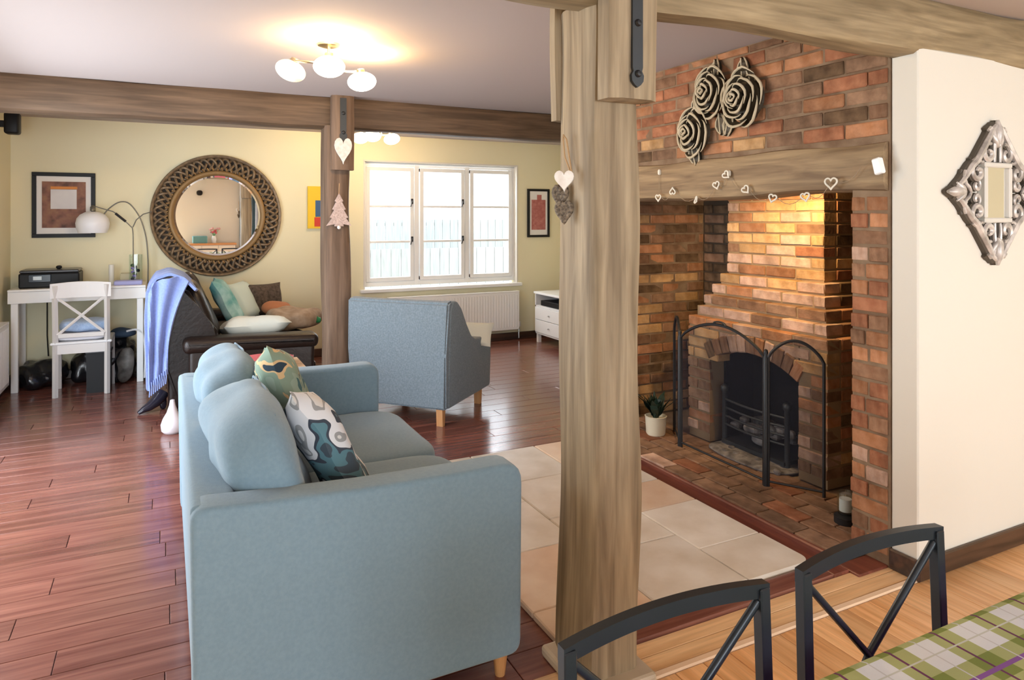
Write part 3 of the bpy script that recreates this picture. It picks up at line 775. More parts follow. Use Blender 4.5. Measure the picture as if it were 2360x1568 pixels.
# ------------------------------------------------------------------ fire screen
G = [Vector((2.99, 3.60, .04)), Vector((2.825, 3.347, .04)), Vector((2.808, 2.651, .04)), Vector((2.959, 2.401, .04))]
fs = thing('fire_screen', 'black folding mesh fire screen with arched panels standing on the hearth', 'fire screen', (2.85, 3.0, .04))
for k in range(3):
    a, b_ = G[k], G[k+1]; d = b_-a; L = d.length; ph = .675; ar = .12 if k == 1 else .10
    def arch(t):
        e = .09/L
        return a+d*t+Vector((0, 0, ph-.02+ar*sin(pi*t)**.8 if 0 < t < 1 else ph-.02))
    a2, b2 = a+d*(.012/L), b_-d*(.012/L)
    top = [a2+(b2-a2)*(i/20)+Vector((0, 0, ph+ar*max(0, sin(pi*i/20))**.75)) for i in range(21)]
    bm = B(); tube(bm, [a2+Vector((0, 0, .0))]+[a2+Vector((0, 0, ph*.5))]+top+[b2+Vector((0, 0, ph*.5)), b2], .009, 6)
    tube(bm, [a2+Vector((0, 0, .03)), b2+Vector((0, 0, .03))], .006, 6)
    pf = mesh_obj('panel_frame', bm, M['iron'], fs, smooth=True)
    bm = B(); vs = [bm.verts.new(a2+Vector((0, 0, .03))), bm.verts.new(b2+Vector((0, 0, .03)))]+[bm.verts.new(p) for p in reversed(top)]
    bm.faces.new(vs); mesh_obj('mesh_panel', bm, M['gauze'], fs)
    if k == 1:
        bm = B()
        for zz in (.0, .03):
            pass
        mid = (a+b_)/2+Vector((0, 0, ph+ar))
        tube(bm, [mid+d.normalized()*(.05*cos(t*pi/8))+Vector((0, 0, .018*sin(t*pi/8))) for t in range(9)], .006, 6); mesh_obj('handle', bm, M['iron'], fs, smooth=True)
for p in G[1:3]:
    bm = B(); lathe(bm, [(0, 0), (.014, 0), (.014, .675), (.008, .685), (.013, .70), (.009, .715), (0, .72)], p.x, p.y, 10, p.z); mesh_obj('hinge_post', bm, M['iron'], fs, smooth=True)

# fire basket with coals
fb = thing('fire_basket', 'iron fire basket with bars inside the arched brick opening', 'grate', (3.08, 3.0, .04))
y0_, y1_ = 2.76, 3.24
for yy in (y0_, y1_):
    bm = B(); lathe(bm, [(0, 0), (.018, 0), (.015, .02), (.015, .33), (.024, .345), (.024, .365), (.01, .38), (0, .38)], 3.085, yy, 12, .04); mesh_obj('upright', bm, M['strap'], fb, smooth=True)
for zz in (.14, .19, .24, .29):
    bm = B(); tube(bm, [(3.085-.03*sin(pi*i/12), y0_+(y1_-y0_)*i/12, .04+zz) for i in range(13)], .007, 6); mesh_obj('bar', bm, M['strap'], fb, smooth=True)
mesh_obj('tray', bx(3.06, 3.38, y0_, y1_, .07, .09), M['strap'], fb)
for k in range(34):
    bm = B(); c = (rnd.uniform(3.10, 3.34), rnd.uniform(y0_+.03, y1_-.03), rnd.uniform(.12, .21)); s_ = rnd.uniform(.05, .085)
    if k > 24: c = (rnd.uniform(2.98, 3.08), rnd.uniform(y0_-.02, y1_), .055); s_ = .035
    softbox(bm, c, (s_, s_*1.3, s_*.8), p=2.5, n=2, wr=.01, wf=20, seed=k); mesh_obj('coal', bm, M['coal'], fb)
bm = B(); softbox(bm, (3.1, 3.0, .05), (.36, .6, .03), p=3, n=6, wr=.012, wf=15); tag(mesh_obj('ash_bed', bm, M['ash'], loc=(3.1, 3.0, .04)), 'grey ash and cinders spread under the fire basket', 'ash')['kind'] = 'stuff'

# potted plant, jar
pt = thing('potted_plant', 'dark leafy plant in a cream pot on the hearth, left of the fire screen', 'plant', (2.84, 3.60, .044))
bm = B(); lathe(bm, [(0, 0), (.055, 0), (.062, .01), (.068, .115), (.072, .12), (.066, .122), (.060, .10), (0, .10)], 2.84, 3.60, 20, .044); mesh_obj('pot', bm, M['pot'], pt, smooth=True)
for k in range(34):
    a = rnd.uniform(0, 2*pi); l = rnd.uniform(.10, .19); ln = rnd.uniform(.1, .75); bm = B(); w_ = rnd.uniform(.016, .028)
    pts = []; 
    for i in range(6):
        t = i/5; r_ = ln*l*t+.02*rnd.random(); z_ = l*(t-.35*ln*t*t)
        pts.append((Vector((2.84+r_*cos(a), 3.60+r_*sin(a), .15+z_)), w_*sin(pi*min(1, t*.9+.1))))
    sd = Vector((-sin(a), cos(a), 0)); up = Vector((0, 0, .0015)); prev = None
    for p, w in pts:
        cur = [bm.verts.new(p-sd*w), bm.verts.new(p+up*3), bm.verts.new(p+sd*w), bm.verts.new(p-up)]
        if prev:
            for j in range(4): bm.faces.new((prev[j], prev[(j+1) % 4], cur[(j+1) % 4], cur[j]))
        prev = cur
    mesh_obj('leaf', bm, M['leaf'], pt)
jr = thing('candle_jar', 'small glass and black candle holder on the hearth beside the right brick pillar', 'candle holder', (2.80, 2.17, .044))
bm = B(); lathe(bm, [(0, 0), (.05, 0), (.05, .03), (.03, .04), (0, .04)], 2.80, 2.17, 18, .044); mesh_obj('base', bm, M['iron'], jr, smooth=True)
bm = B(); lathe(bm, [(.03, 0), (.036, .01), (.036, .10), (.033, .10), (.033, .012), (0, .012)], 2.80, 2.17, 18, .084); mesh_obj('glass', bm, M['vase_glass'], jr, smooth=True)
bm = B(); lathe(bm, [(0, .014), (.027, .014), (.027, .07), (0, .072)], 2.80, 2.17, 14, .084); mesh_obj('candle', bm, M['paper'], jr, smooth=True)

# ------------------------------------------------------------------ rose sculpture
rs = thing('rose_wall_sculpture', 'antique bronze wall sculpture of three carved roses on the brick above the lintel', 'wall decoration', (FX, 2.8, 1.8))
def rose(cy, cz, R, seed, squash=1):
    r2 = random.Random(seed); bm = B(); rim = B()
    Mx = Matrix(((0, 0, -1, FX-.002), (1, 0, 0, cy), (0, 1, 0, cz), (0, 0, 0, 1)))   # local x->Y, y->Z, z->-X
    lathe(bm, [(0, 0), (R*.9, 0), (R*.8, .03), (0, .05)], n=20, M4=Mx)
    rings = [(1.0, 5, .032, .55), (.74, 4, .052, .5), (.50, 3, .072, .45), (.28, 3, .086, .4), (.11, 2, .094, .4)]
    for (rr, n, h, sp) in rings:
        a0 = r2.uniform(0, 6)
        for k in range(n):
            ac = a0+2*pi*k/n; da = pi/n*1.28; ed = []; inn = []; N = 9
            for i in range(N+1):
                t = -1+2*i/N; a = ac+da*t; bul = (1-.14*t*t+.11*t+.015*r2.uniform(-1, 1)); ro = R*rr*bul*(1+.02*sin(5*a))
                ed.append(Vector((ro*cos(a), ro*sin(a)*squash, h+.012*(1-t*t)+.004*sin(3*a+seed)))); ri = ro*.80-.003
                inn.append(Vector((ri*cos(a), ri*sin(a)*squash, h-.042)))
            for i in range(N):
                q = [bm.verts.new(Mx @ p) for p in (inn[i], inn[i+1], ed[i+1], ed[i])]; bm.faces.new(q)
                q = [bm.verts.new(Mx @ p) for p in (inn[i]*.97+Vector((0, 0, -.002)), ed[i]*.96, ed[i+1]*.96, inn[i+1]*.97+Vector((0, 0, -.002)))]; bm.faces.new(q)
            tube(rim, [Mx @ p for p in ed], lambda t: .0075*(.15+.85*sin(pi*min(max(t, .02), .98))), 6)
    f = mesh_obj('rose', bm, M['rose_dark'], rs); mesh_obj('petal_rim', rim, M['rose_rim'], f, smooth=True)
pA, pB, pC = onX(1608, 306, FX), onX(1648, 214, FX), onX(1721, 228, FX)
rose(pA.y, pA.z, .115, 1, 1.22); rose(pB.y, pB.z, .118, 2, 1.2); rose(pC.y, pC.z, .135, 3, 1.12)
def leaf_carved(p, ang, L):
    bm = B(); rim = B()
    for s in (-1, 1):
        pts = [(0, 0, .012)]+[(L*t, s*L*.28*sin(pi*t)**.8, .012+.012*sin(pi*t)) for t in (.15, .35, .55, .75, .9)]+[(L, 0, .008)]
        vs = []
        for x, y, z in pts: vs.append(Vector((x, y, z)))
        for i in range(len(vs)-1):
            a, b2 = vs[i], vs[i+1]
            for q in (((a.x, 0, .03), a, b2, (b2.x, 0, .03)), ((a.x, 0, 0), (a.x, a.y, 0), (b2.x, b2.y, 0), (b2.x, 0, 0))):
                try: bm.faces.new([bm.verts.new(v) for v in q])
                except ValueError: pass
        tube(rim, vs, .005, 5)
    tube(rim, [(0, 0, .03), (L*.95, 0, .03)], .004, 5)
    Mx = Matrix(((0, 0, -1, FX), (1, 0, 0, p.y), (0, 1, 0, p.z), (0, 0, 0, 1))) @ Matrix.Rotation(ang, 4, 'Z')
    bmesh.ops.transform(bm, matrix=Mx, verts=bm.verts); bmesh.ops.transform(rim, matrix=Mx, verts=rim.verts)
    f = mesh_obj('leaf', bm, M['rose_dark'], rs); mesh_obj('leaf_rim', rim, M['rose_rim'], f, smooth=True)
for (px, py, a, L) in ((1665, 262, -1.7, .12), (1690, 262, -1.3, .12), (1600, 330, -1.9, .14), (1655, 180, 1.6, .10), (1720, 190, 1.5, .13), (1605, 262, 1.9, .1), (1745, 200, 1.1, .1)):
    leaf_carved(onX(px, py, FX), a, L)

# ------------------------------------------------------------------ hearts
def heart_pts(w, h, n=28):
    out = []
    for i in range(n):
        t = 2*pi*i/n; x = 16*sin(t)**3; y = 13*cos(t)-5*cos(2*t)-2*cos(3*t)-cos(4*t)
        out.append((x/32*w, (y+2.5)/29*h))
    return out
ga = thing('heart_garland', 'string of small white wire hearts pinned along the oak lintel', 'garland', (FX-.04, 2.8, 1.6))
hp = [(1517, 457, 0), (1550, 440, pi), (1604, 462, 1.2), (1651, 428, .3), (1674, 404, .8), (1719, 438, .7), (1780, 458, -.3), (1856, 455, .2), (1915, 424, 0)]
LX = FX-.034
wire = []
for i, (px, py, rz) in enumerate(hp):
    p = onX(px, py, LX-.012); w_ = .038 if i < 8 else .05; bm = B()
    edge = .25 if i == 2 else 1
    pts = []
    for (u, v) in heart_pts(w_*1.0, w_*1.0):
        a, b_ = u*cos(rz)-v*sin(rz), u*sin(rz)+v*cos(rz); a *= edge
        pts.append((p.x+(0.012*(u/w_) if edge < 1 else 0), p.y-a*1.25, p.z+b_))
    tube(bm, pts, .0042, 6, closed=True); mesh_obj('heart', bm, M['wire'], ga, smooth=True); wire.append(p)
bm = B(); wp = []
for a, b_ in zip([onX(1520, 397, LX)]+wire, wire+[onX(2000, 375, LX)]):
    for i in range(6):
        t = i/6; q = a.lerp(b_, t); wp.append(Vector((LX-.004, q.y, q.z+.02-.05*sin(pi*t))))
tube(bm, wp, .0014, 5); mesh_obj('string', bm, mat('garland_string', (.30, .22, .14), .7), ga)
for (px, py) in ((1520, 397), (1680, 400)):
    p = onX(px, py, LX); bm = B(); softbox(bm, p, (.02, .018, .034), p=3, n=3); mesh_obj('peg', bm, M['wire'], ga)
p = onX(2025, 383, LX)
sw = thing('sensor', 'small white plastic box tilted on the right end of the oak lintel', 'switch', p)
mesh_obj('case', bx(p.x-.014, p.x+.012, p.y-.02, p.y+.02, p.z-.034, p.z+.034, bev=.005, rot=Matrix.Rotation(radians(-14), 3, 'X')), M['white_gloss'], sw)

def flat_heart(name, c, w, h, t, m, nrm_ang, parent=None):
    bm = B(); prism(bm, heart_pts(w, h), 1, -t/2, t/2)
    bmesh.ops.bevel(bm, geom=[e for e in bm.edges if len(e.link_faces) == 2 and e.calc_face_angle(0) > 1.2], offset=t*.25, segments=1, affect='EDGES')
    bmesh.ops.transform(bm, matrix=TR(c, rz=nrm_ang), verts=bm.verts)
    return mesh_obj(name, bm, m, parent, smooth=30)
# on the near post, left face
hh = thing('hanging_hearts', 'white heart above brown woven hearts on twine, hung on the big oak post', 'hanging ornament', (1.14, 1.92, 1.5))
bm = B(); tube(bm, [(1.145, 1.87, 1.588), (1.140, 1.877, 1.64), (1.136, 1.887, 1.695), (1.133, 1.90, 1.71), (1.136, 1.907, 1.695), (1.138, 1.90, 1.64), (1.145, 1.875, 1.588)], .0028, 6); mesh_obj('twine', bm, M['twine'], hh)
flat_heart('white_heart', (1.118, 1.87, 1.562), .062, .066, .012, M['heart_white'], radians(-42), hh)
for (c, w, h, a) in (((1.136, 1.925, 1.515), .048, .065, -62), ((1.132, 1.895, 1.464), .05, .062, -50)):
    bm = B(); hpz = heart_pts(w, h, 24); tube(bm, [(x, 0, z) for x, z in hpz], .008, 8, closed=True)
    for s in (.75, .5, .28): tube(bm, [(x*s, .002*s, z*s) for x, z in hpz], .006, 6, closed=True)
    bmesh.ops.transform(bm, matrix=TR(c, rz=radians(a)), verts=bm.verts); mesh_obj('woven_heart', bm, M['wicker'], hh, smooth=True)
# on the far post
o = flat_heart('hanging_heart', (1.152, 5.03, 1.925), .125, .19, .014, M['heart_white'], 0)
tag(o, 'long white wooden heart hung high on the slimmer post', 'hanging ornament')
tr_ = thing('tree_ornament', 'pinkish wooden tree shape with a tiny bell on the slimmer post', 'hanging ornament', (1.13, 5.1, 1.5))
zb = 1.385; pts = [(-.09, 0), (-.03, .012), (-.032, -.004), (.032, -.004), (.03, .012), (.09, 0), (.05, .055), (.066, .06), (.034, .115), (.048, .12), (.02, .175), (.03, .18), (.0, .235), (-.03, .18), (-.02, .175), (-.048, .12), (-.034, .115), (-.066, .06), (-.05, .055)]
bm = B(); prism(bm, [(x+1.137, z+zb) for x, z in pts], 1, 5.092, 5.108); mesh_obj('tree_shape', bm, M['tree_tex'], tr_)
bm = B(); tube(bm, [(1.137, 5.1, zb+.23), (1.139, 5.1, zb+.31)], .003, 6); mesh_obj('twine', bm, M['twine'], tr_)
bm = B(); softbox(bm, (1.137, 5.095, zb-.012), (.028, .028, .028), p=2, n=4); mesh_obj('bell', bm, M['heart_white'], tr_, smooth=True)

# ------------------------------------------------------------------ grey-blue sofa
sf = thing('sofa', 'duck-egg blue two-seater fabric sofa in the foreground with beech legs', 'sofa', (.53, 2.8, 0))
SA, SB = 1.925, 3.665      # near and far ends (Y)
def arm_bm(y0, y1):
    bm = B(); pts = fillet([(.065, .085), (.998, .085), (1.003, .685), (.80, .682), (.50, .686), (.25, .697), (.055, .71)], [.04, .045, .07, .02, .02, .02, .045])
    soft_prism(bm, pts, 1, y0, y1, .018); return bm
mesh_obj('arm', arm_bm(SA, SA+.115), M['sofa'], sf, smooth=50); mesh_obj('arm', arm_bm(SB-.115, SB), M['sofa'], sf, smooth=50)
bm = B(); soft_prism(bm, fillet([(.07, .10), (.057, .708), (.17, .70), (.23, .10)], .02), 1, SA+.03, SB-.03, .01); mesh_obj('back_frame', bm, M['sofa'], sf, smooth=50)
mesh_obj('seat_base', bx(.15, .985, SA+.10, SB-.10, .12, .31, bev=.02, seg=3), M['sofa'], sf, smooth=50)
ym = 2.80
for (a, b_, sd) in ((SA+.12, ym, 1), (ym, SB-.12, 2)):
    bm = B(); softbox(bm, (.66, (a+b_)/2, .372), (.80, b_-a+.004, .175), p=7, n=18, wr=.008, wf=5, seed=sd, bulge=.05); mesh_obj('seat_cushion', bm, M['sofa'], sf, smooth=True)
    bm = B(); R = Matrix.Rotation(radians(-21), 3, 'Y'); softbox(bm, (.275, (a+b_)/2, .645), (.235, b_-a+.015, .46), p=3.6, n=22, wr=.028, wf=5.5, seed=sd*5, rot=R, bulge=.06)
    q = mesh_obj('back_cushion', bm, M['sofa'], sf, smooth=True)
    bm = B(); L = b_-a-.03; pts = []
    Hh, D = .225, .05
    loop = [(-L/2+.03, -.20), (-L/2+.01, 0), (-L/2+.03, .17), (-L/2+.08, .205), (0, .222), (L/2-.08, .205), (L/2-.03, .17), (L/2-.01, 0), (L/2-.03, -.20)]
    tube(bm, [R @ Vector((.106-.035*abs(2*u/L)**4, u, v*.97))+Vector((.275, (a+b_)/2, .645)) for u, v in loop], .0045, 6); mesh_obj('piping', bm, M['sofa'], q, smooth=True)
for (x, yy) in ((.95, SA+.06), (.95, SB-.09), (.13, SA+.06), (.13, SB-.09)):
    bm = B(); lathe(bm, [(0, 0), (.016, 0), (.028, .10), (0, .10)], x, yy, 12); mesh_obj('leg', bm, M['wood_leg'], sf, smooth=50)
def scatter(name, label, c, w, t, m, rx, ry, rz, seed, h=None):
    bm = B(); pillow(bm, w, h or w, t, seed=seed, wr=.02, M4=Matrix.Rotation(rz, 4, 'Z') @ Matrix.Rotation(ry, 4, 'Y') @ Matrix.Rotation(rx, 4, 'X'))
    o = mesh_obj(name, bm, m, smooth=True, world=False); o.location = c; return tag(o, label, 'cushion')
scatter('scatter_cushion', 'sage and navy patterned cushion at the far end of the blue sofa', (.44, 2.86, .73), .45, .15, M['floral_a'], radians(-24), radians(10), radians(82), 4)
scatter('scatter_cushion', 'white and navy floral cushion on the blue sofa, nearest the camera', (.50, 2.42, .655), .46, .15, M['floral_b'], radians(-30), radians(14), radians(80), 9)

# ------------------------------------------------------------------ armchair
ac = thing('armchair', 'slate blue fabric armchair with beech legs seen from behind', 'armchair', (1.715, 4.45, 0), math.atan2(.67, .74))
# local x = forward, local y = to the left of the chair
def loc_obj(name, bm, m, par=ac, **k): return mesh_obj(name, bm, m, par, world=False, **k)
bm = B(); pts = [(-.0, .12), (-.015, .5), (-.005, .855), (.03, .87), (.10, .86), (.16, .5), (.18, .12)]
vs = prism(bm, pts, 1, 0, .76)
for v in bm.verts: v.co.y = .38+(v.co.y-.38)*(1+.075*(v.co.z-.12)/.75)
bmesh.ops.bevel(bm, geom=list(bm.edges), offset=.014, segments=2, affect='EDGES'); loc_obj('backrest', bm, M['chair_fab'], smooth=50)
for s in (0, 1):
    bm = B(); pts = [(.03, .125), (.74, .13), (.755, .15), (.75, .53), (.73, .545), (.60, .54), (.46, .545), (.38, .58), (.29, .68), (.20, .80), (.12, .862), (.06, .868), (.02, .80)]
    y0_, y1_ = (-.012, .075) if s == 0 else (.685, .772)
    soft_prism(bm, fillet(pts, .02, 3), 1, y0_, y1_, .014)
    for v in bm.verts: v.co.y = .38+(v.co.y-.38)*(1+.06*(v.co.z-.12)/.75)
    loc_obj('arm', bm, M['chair_fab'], smooth=50)
loc_obj('seat_base', bx(.06, .72, .06, .70, .12, .30, bev=.015), M['chair_fab'])
bm = B(); softbox(bm, (.46, .38, .38), (.62, .60, .17), p=6, n=10, bulge=.05); loc_obj('seat_cushion', bm, M['chair_fab'], smooth=True)
bm = B(); softbox(bm, (.23, .38, .62), (.16, .60, .42), p=4.5, n=10, wr=.01, rot=Matrix.Rotation(radians(-10), 3, 'Y'), bulge=.05); loc_obj('back_cushion', bm, M['chair_fab'], smooth=True)
for (x, yy) in ((.05, .06), (.05, .70), (.68, .06), (.68, .70)):
    bm = B(); prism(bm, [(x-.025, .125), (x+.025, .125), (x+.014, 0), (x-.018, 0)], 1, yy-.024, yy+.024)
    loc_obj('leg', bm, M['wood_leg'])
bm = B(); R3 = Matrix.Rotation(radians(50), 3, 'Z')
o = tag(mesh_obj('throw_cushion', (lambda b_: (pillow(b_, .30, .20, .09, seed=3, M4=TR((2.12, 4.90, .55), rx=radians(-35), rz=radians(-40))), b_)[-1])(B()), M['white_cush'], smooth=True, loc=(2.14, 4.98, .5)), 'off-white cushion lying inside the slate blue armchair', 'cushion')

# ------------------------------------------------------------------ leather sofa with throw and cushions
ls = thing('leather_sofa', 'dark brown leather sofa against the far wall with rolled arms', 'sofa', (.5, 6.2, 0))
LY0, LY1 = 5.42, 7.1
mesh_obj('base', bx(.02, 1.05, LY0+.06, LY1-.02, .08, .34, bev=.03, seg=3), M['leather'], ls, smooth=True)
bm = B(); prof = [(.06, .15), (-.03, .55), (-.055, .86), (-.02, .955), (.06, .985), (.14, .945), (.22, .80), (.30, .68), (.36, .60), (.38, .30)]
prism(bm, prof, 1, LY0+.02, LY1-.05); bmesh.ops.bevel(bm, geom=list(bm.edges), offset=.03, segments=3, affect='EDGES'); mesh_obj('backrest', bm, M['leather'], ls, smooth=60)
for (a, b_) in ((LY0-.12, LY0+.10), (LY1-.16, LY1+.04)):
    bm = B(); soft_prism(bm, fillet([(.15, .1), (1.0, .1), (1.01, .53), (.15, .55)], .05), 1, a+.02, b_-.02, .03); am = mesh_obj('arm', bm, M['leather'], ls, smooth=60)
    bm = B(); soft_prism(bm, fillet([(.11, .49), (1.035, .47), (1.04, .575), (.11, .60)], .055), 1, a, b_, .045); mesh_obj('arm_pad', bm, M['leather'], am, smooth=60)
for k in range(2):
    w_ = (LY1-LY0-.26)/2; yc = LY0+.10+w_*(k+.5)
    bm = B(); softbox(bm, (.66, yc, .41), (.78, w_-.01, .19), p=5, n=8, wr=.012, wf=6, seed=k, bulge=.06); mesh_obj('seat_cushion', bm, M['leather'], ls, smooth=True)
    bm = B(); softbox(bm, (.21, yc, .72), (.22, w_-.02, .50), p=4, n=10, wr=.02, wf=6, seed=k+4, rot=Matrix.Rotation(radians(-22), 3, 'Y')); mesh_obj('back_cushion', bm, M['leather'], ls, smooth=True)
for (x, yy) in ((.10, LY0+.12), (.10, LY1-.1), (.98, LY0+.0), (.98, LY1-.1)):
    bm = B(); lathe(bm, [(0, 0), (.03, 0), (.035, .1), (0, .1)], x, yy, 12); mesh_obj('foot', bm, M['black'], ls, smooth=50)
# throw: draped over the back, hanging at its near end
def sheet(fn, nu, nv, th):
    bm = B(); g = [[fn(i/nu, j/nv) for j in range(nv+1)] for i in range(nu+1)]; A, Bk = {}, {}
    for i in range(nu+1):
        for j in range(nv+1):
            p = g[i][j]; du = g[min(i+1, nu)][j]-g[max(i-1, 0)][j]; dv = g[i][min(j+1, nv)]-g[i][max(j-1, 0)]
            n_ = du.cross(dv); n_ = n_.normalized() if n_.length > 1e-9 else Vector((0, 0, 1))
            A[i, j] = bm.verts.new(p+n_*th/2); Bk[i, j] = bm.verts.new(p-n_*th/2)
    for i in range(nu):
        for j in range(nv):
            bm.faces.new((A[i, j], A[i+1, j], A[i+1, j+1], A[i, j+1])); bm.faces.new((Bk[i, j], Bk[i, j+1], Bk[i+1, j+1], Bk[i+1, j]))
    for i in range(nu):
        for j in (0, nv): bm.faces.new((A[i, j], A[i+1, j], Bk[i+1, j], Bk[i, j]))
    for j in range(nv):
        for i in (0, nu): bm.faces.new((A[i, j], A[i, j+1], Bk[i, j+1], Bk[i, j]))
    return bm
path = [(.06, .24), (.015, .45), (-.03, .66), (-.055, .84), (-.03, .97), (.05, 1.02), (.13, .985), (.19, .90)]
def along(P, t):
    t *= len(P)-1; i = min(int(t), len(P)-2); f = t-i; return P[i][0]*(1-f)+P[i+1][0]*f, P[i][1]*(1-f)+P[i+1][1]*f
cen = (.12, .55)
th_ = thing('throw_blanket', 'periwinkle blue throw draped over the back of the leather sofa', 'blanket', (0, 5.6, .3))
def f1(u, v):
    x, z = along([(-.10, .26), (-.105, .5), (-.11, .75), (-.10, .93), (-.05, 1.015), (.04, 1.045), (.13, 1.01), (.20, .93)], u)
    y = 5.36+v*.75+.02*sin(7*u+3); k = .012*sin(v*22+2*u)
    return Vector((x-k*.7, y, z+k*.6))
mesh_obj('top_fold', sheet(f1, 26, 26, .018), M['throw'], th_, smooth=True)
def f2(u, v):
    # hanging end at the near side: v across, u downwards
    top = along([(-.10, .90), (-.07, .99), (-.01, 1.03), (.07, 1.03), (.15, .99)], v)
    z = top[1]*(1-u)+(.26+.10*v)*u; xr = -.10+(.115)*v
    x = top[0]*(1-u)**2.4+xr*(1-(1-u)**2.4)
    return Vector((x, 5.365-.03*sin(pi*min(1, u*1.3))-.018*sin(v*13+u*2), z+.01*sin(v*9)))
mesh_obj('hanging_end', sheet(f2, 30, 20, .014), M['throw'], th_, smooth=True)
bm = B()
for k in range(9):
    x = -.095+.0125*k; tube(bm, [(x, 5.34, .31+.011*k), (x+.004, 5.335, .27+.01*k), (x, 5.335, .22+.01*k)], .0045, 5)
mesh_obj('fringe', bm, M['throw'], th_)
def cush(label, c, w, h, t, m, rx, rz, seed, name='cushion'):
    bm = B(); pillow(bm, w, h, t, seed=seed, wr=.015, n=12, M4=Matrix.Rotation(rz, 4, 'Z') @ Matrix.Rotation(rx, 4, 'X'))
    o = mesh_obj(name, bm, m, smooth=True, world=False); o.location = c; return tag(o, label, 'cushion')
cush('tall aqua and teal cushion leaning on the leather sofa back, under the round mirror', (.46, 6.15, .74), .44, .46, .14, M['teal_cush'], radians(-28), radians(84), 2)
cush('pale aqua cushion standing behind the tall teal one on the leather sofa', (.62, 6.5, .72), .40, .36, .12, mat('pale_aqua', (.55, .66, .62), .9), radians(-30), radians(60), 6)
cush('off-white cushion lying flat on the leather sofa seat', (.62, 5.75, .60), .50, .36, .15, M['white_cush'], radians(80), radians(6), 3)
cush('dark brown curved cushion at the far end of the leather sofa', (.80, 6.62, .70), .34, .30, .18, M['brown_cush'], radians(-12), radians(18), 5)
bm = B(); softbox(bm, (.98, 6.15, .59), (.42, .5, .16), p=3, n=14, wr=.05, wf=7, seed=3); tag(mesh_obj('blanket', bm, M['tan_blanket'], smooth=True, loc=(.98, 6.15, .5)), 'crumpled tan blanket at the front edge of the leather sofa', 'blanket')
bm = B(); softbox(bm, (.88, 6.35, .66), (.24, .2, .10), p=2.5, n=8, wr=.03, wf=9, seed=8); tag(mesh_obj('rust_cloth', bm, M['rust'], smooth=True, loc=(.88, 6.35, .6)), 'small rust-brown cloth bundled between brown cushion and tan blanket', 'cloth')
gt = onY(733, 735, 6.0); bm = B(); tube(bm, [(gt.x-.02, 6.0, .60), (gt.x, 6.0, gt.z), (gt.x-.03, 6.0, gt.z+.03)], .013, 6); softbox(bm, (gt.x, 6.0, gt.z-.01), (.05, .04, .05), p=2.5, n=3)
tag(mesh_obj('soft_toy', bm, M['green'], smooth=True, loc=(gt.x, 6.0, .6)), 'tiny bright green toy on the sofa end, left of the slimmer post', 'toy')

# ornament and shoe by the leather sofa
bm = B(); lathe(bm, [(0, 0), (.05, 0), (.068, .02), (.072, .06), (.058, .10), (.035, .14), (.02, .185), (.014, .22), (0, .225)], .045, 5.19, 20)
tag(mesh_obj('teardrop_ornament', bm, mat('pearl_glaze', (.66, .62, .66), .15), smooth=True, loc=(.045, 5.19, 0)), 'pale glossy teardrop ornament on the floor behind the blue sofa', 'ornament')
bm = B(); P = [(-.22, .0, .012), (-.19, .02, .03), (-.15, .05, .045), (-.11, .09, .07), (-.08, .13, .10), (-.06, .16, .13)]
tube(bm, [(a+.045, 5.76+b_*.6, c) for a, b_, c in P], lambda t: .012+.038*min(1, t*1.3), 10); softbox(bm, (-.012, 5.86, .06), (.05, .05, .12), p=3, n=3)
tag(mesh_obj('pointed_shoe', bm, mat('black_patent', (.02, .018, .03), .12), smooth=True, loc=(-.08, 5.8, 0)), 'black glossy pointed shoe on the floor under the blue throw', 'shoe')

# ------------------------------------------------------------------ side table with books, behind the blue sofa
stb = thing('side_table', 'small pale wooden side table behind the blue sofa back', 'table', (.57, 4.62, 0))
mesh_obj('tabletop', bx(.34, .80, 4.40, 4.84, .465, .505, bev=.005), M['pale_table'], stb)
for x in (.37, .77):
    for yy in (4.43, 4.81): mesh_obj('leg', bx(x-.02, x+.02, yy-.02, yy+.02, 0, .466), M['pale_table'], stb)
mesh_obj('shelf', bx(.36, .78, 4.42, 4.82, .15, .17), M['pale_table'], stb)
for k, (m, dx, rz, lab) in enumerate(((M['dark_cover'], 0, .1, 'dark maroon book at the bottom of the stack on the side table'), (M['pink_cover'], .01, -.15, 'dusty pink book in the middle of the stack on the side table'), (M['red_cover'], -.02, .25, 'red covered book topmost on the side table'))):
    z0 = .506+.022*k; bk = thing('book', lab, 'book', (.60+dx, 4.62, z0), rz)
    mesh_obj('cover', (lambda b_: (box(b_, -.13, .13, -.095, .095, 0, .003), box(b_, -.13, .13, -.095, .095, .018, .021), box(b_, -.13, -.126, -.095, .095, 0, .021), b_)[-1])(B()), m, bk, world=False)
    mesh_obj('pages', bx(-.125, .125, -.09, .09, .003, .018), M['paper'], bk, world=False)
bm = bx(.36, .42, 4.50, 4.60, .506, .60, bev=.01); tag(mesh_obj('small_box', bm, M['lilac_paper'], loc=(.39, 4.55, .506)), 'small lilac and white box beside the books on the side table', 'box')

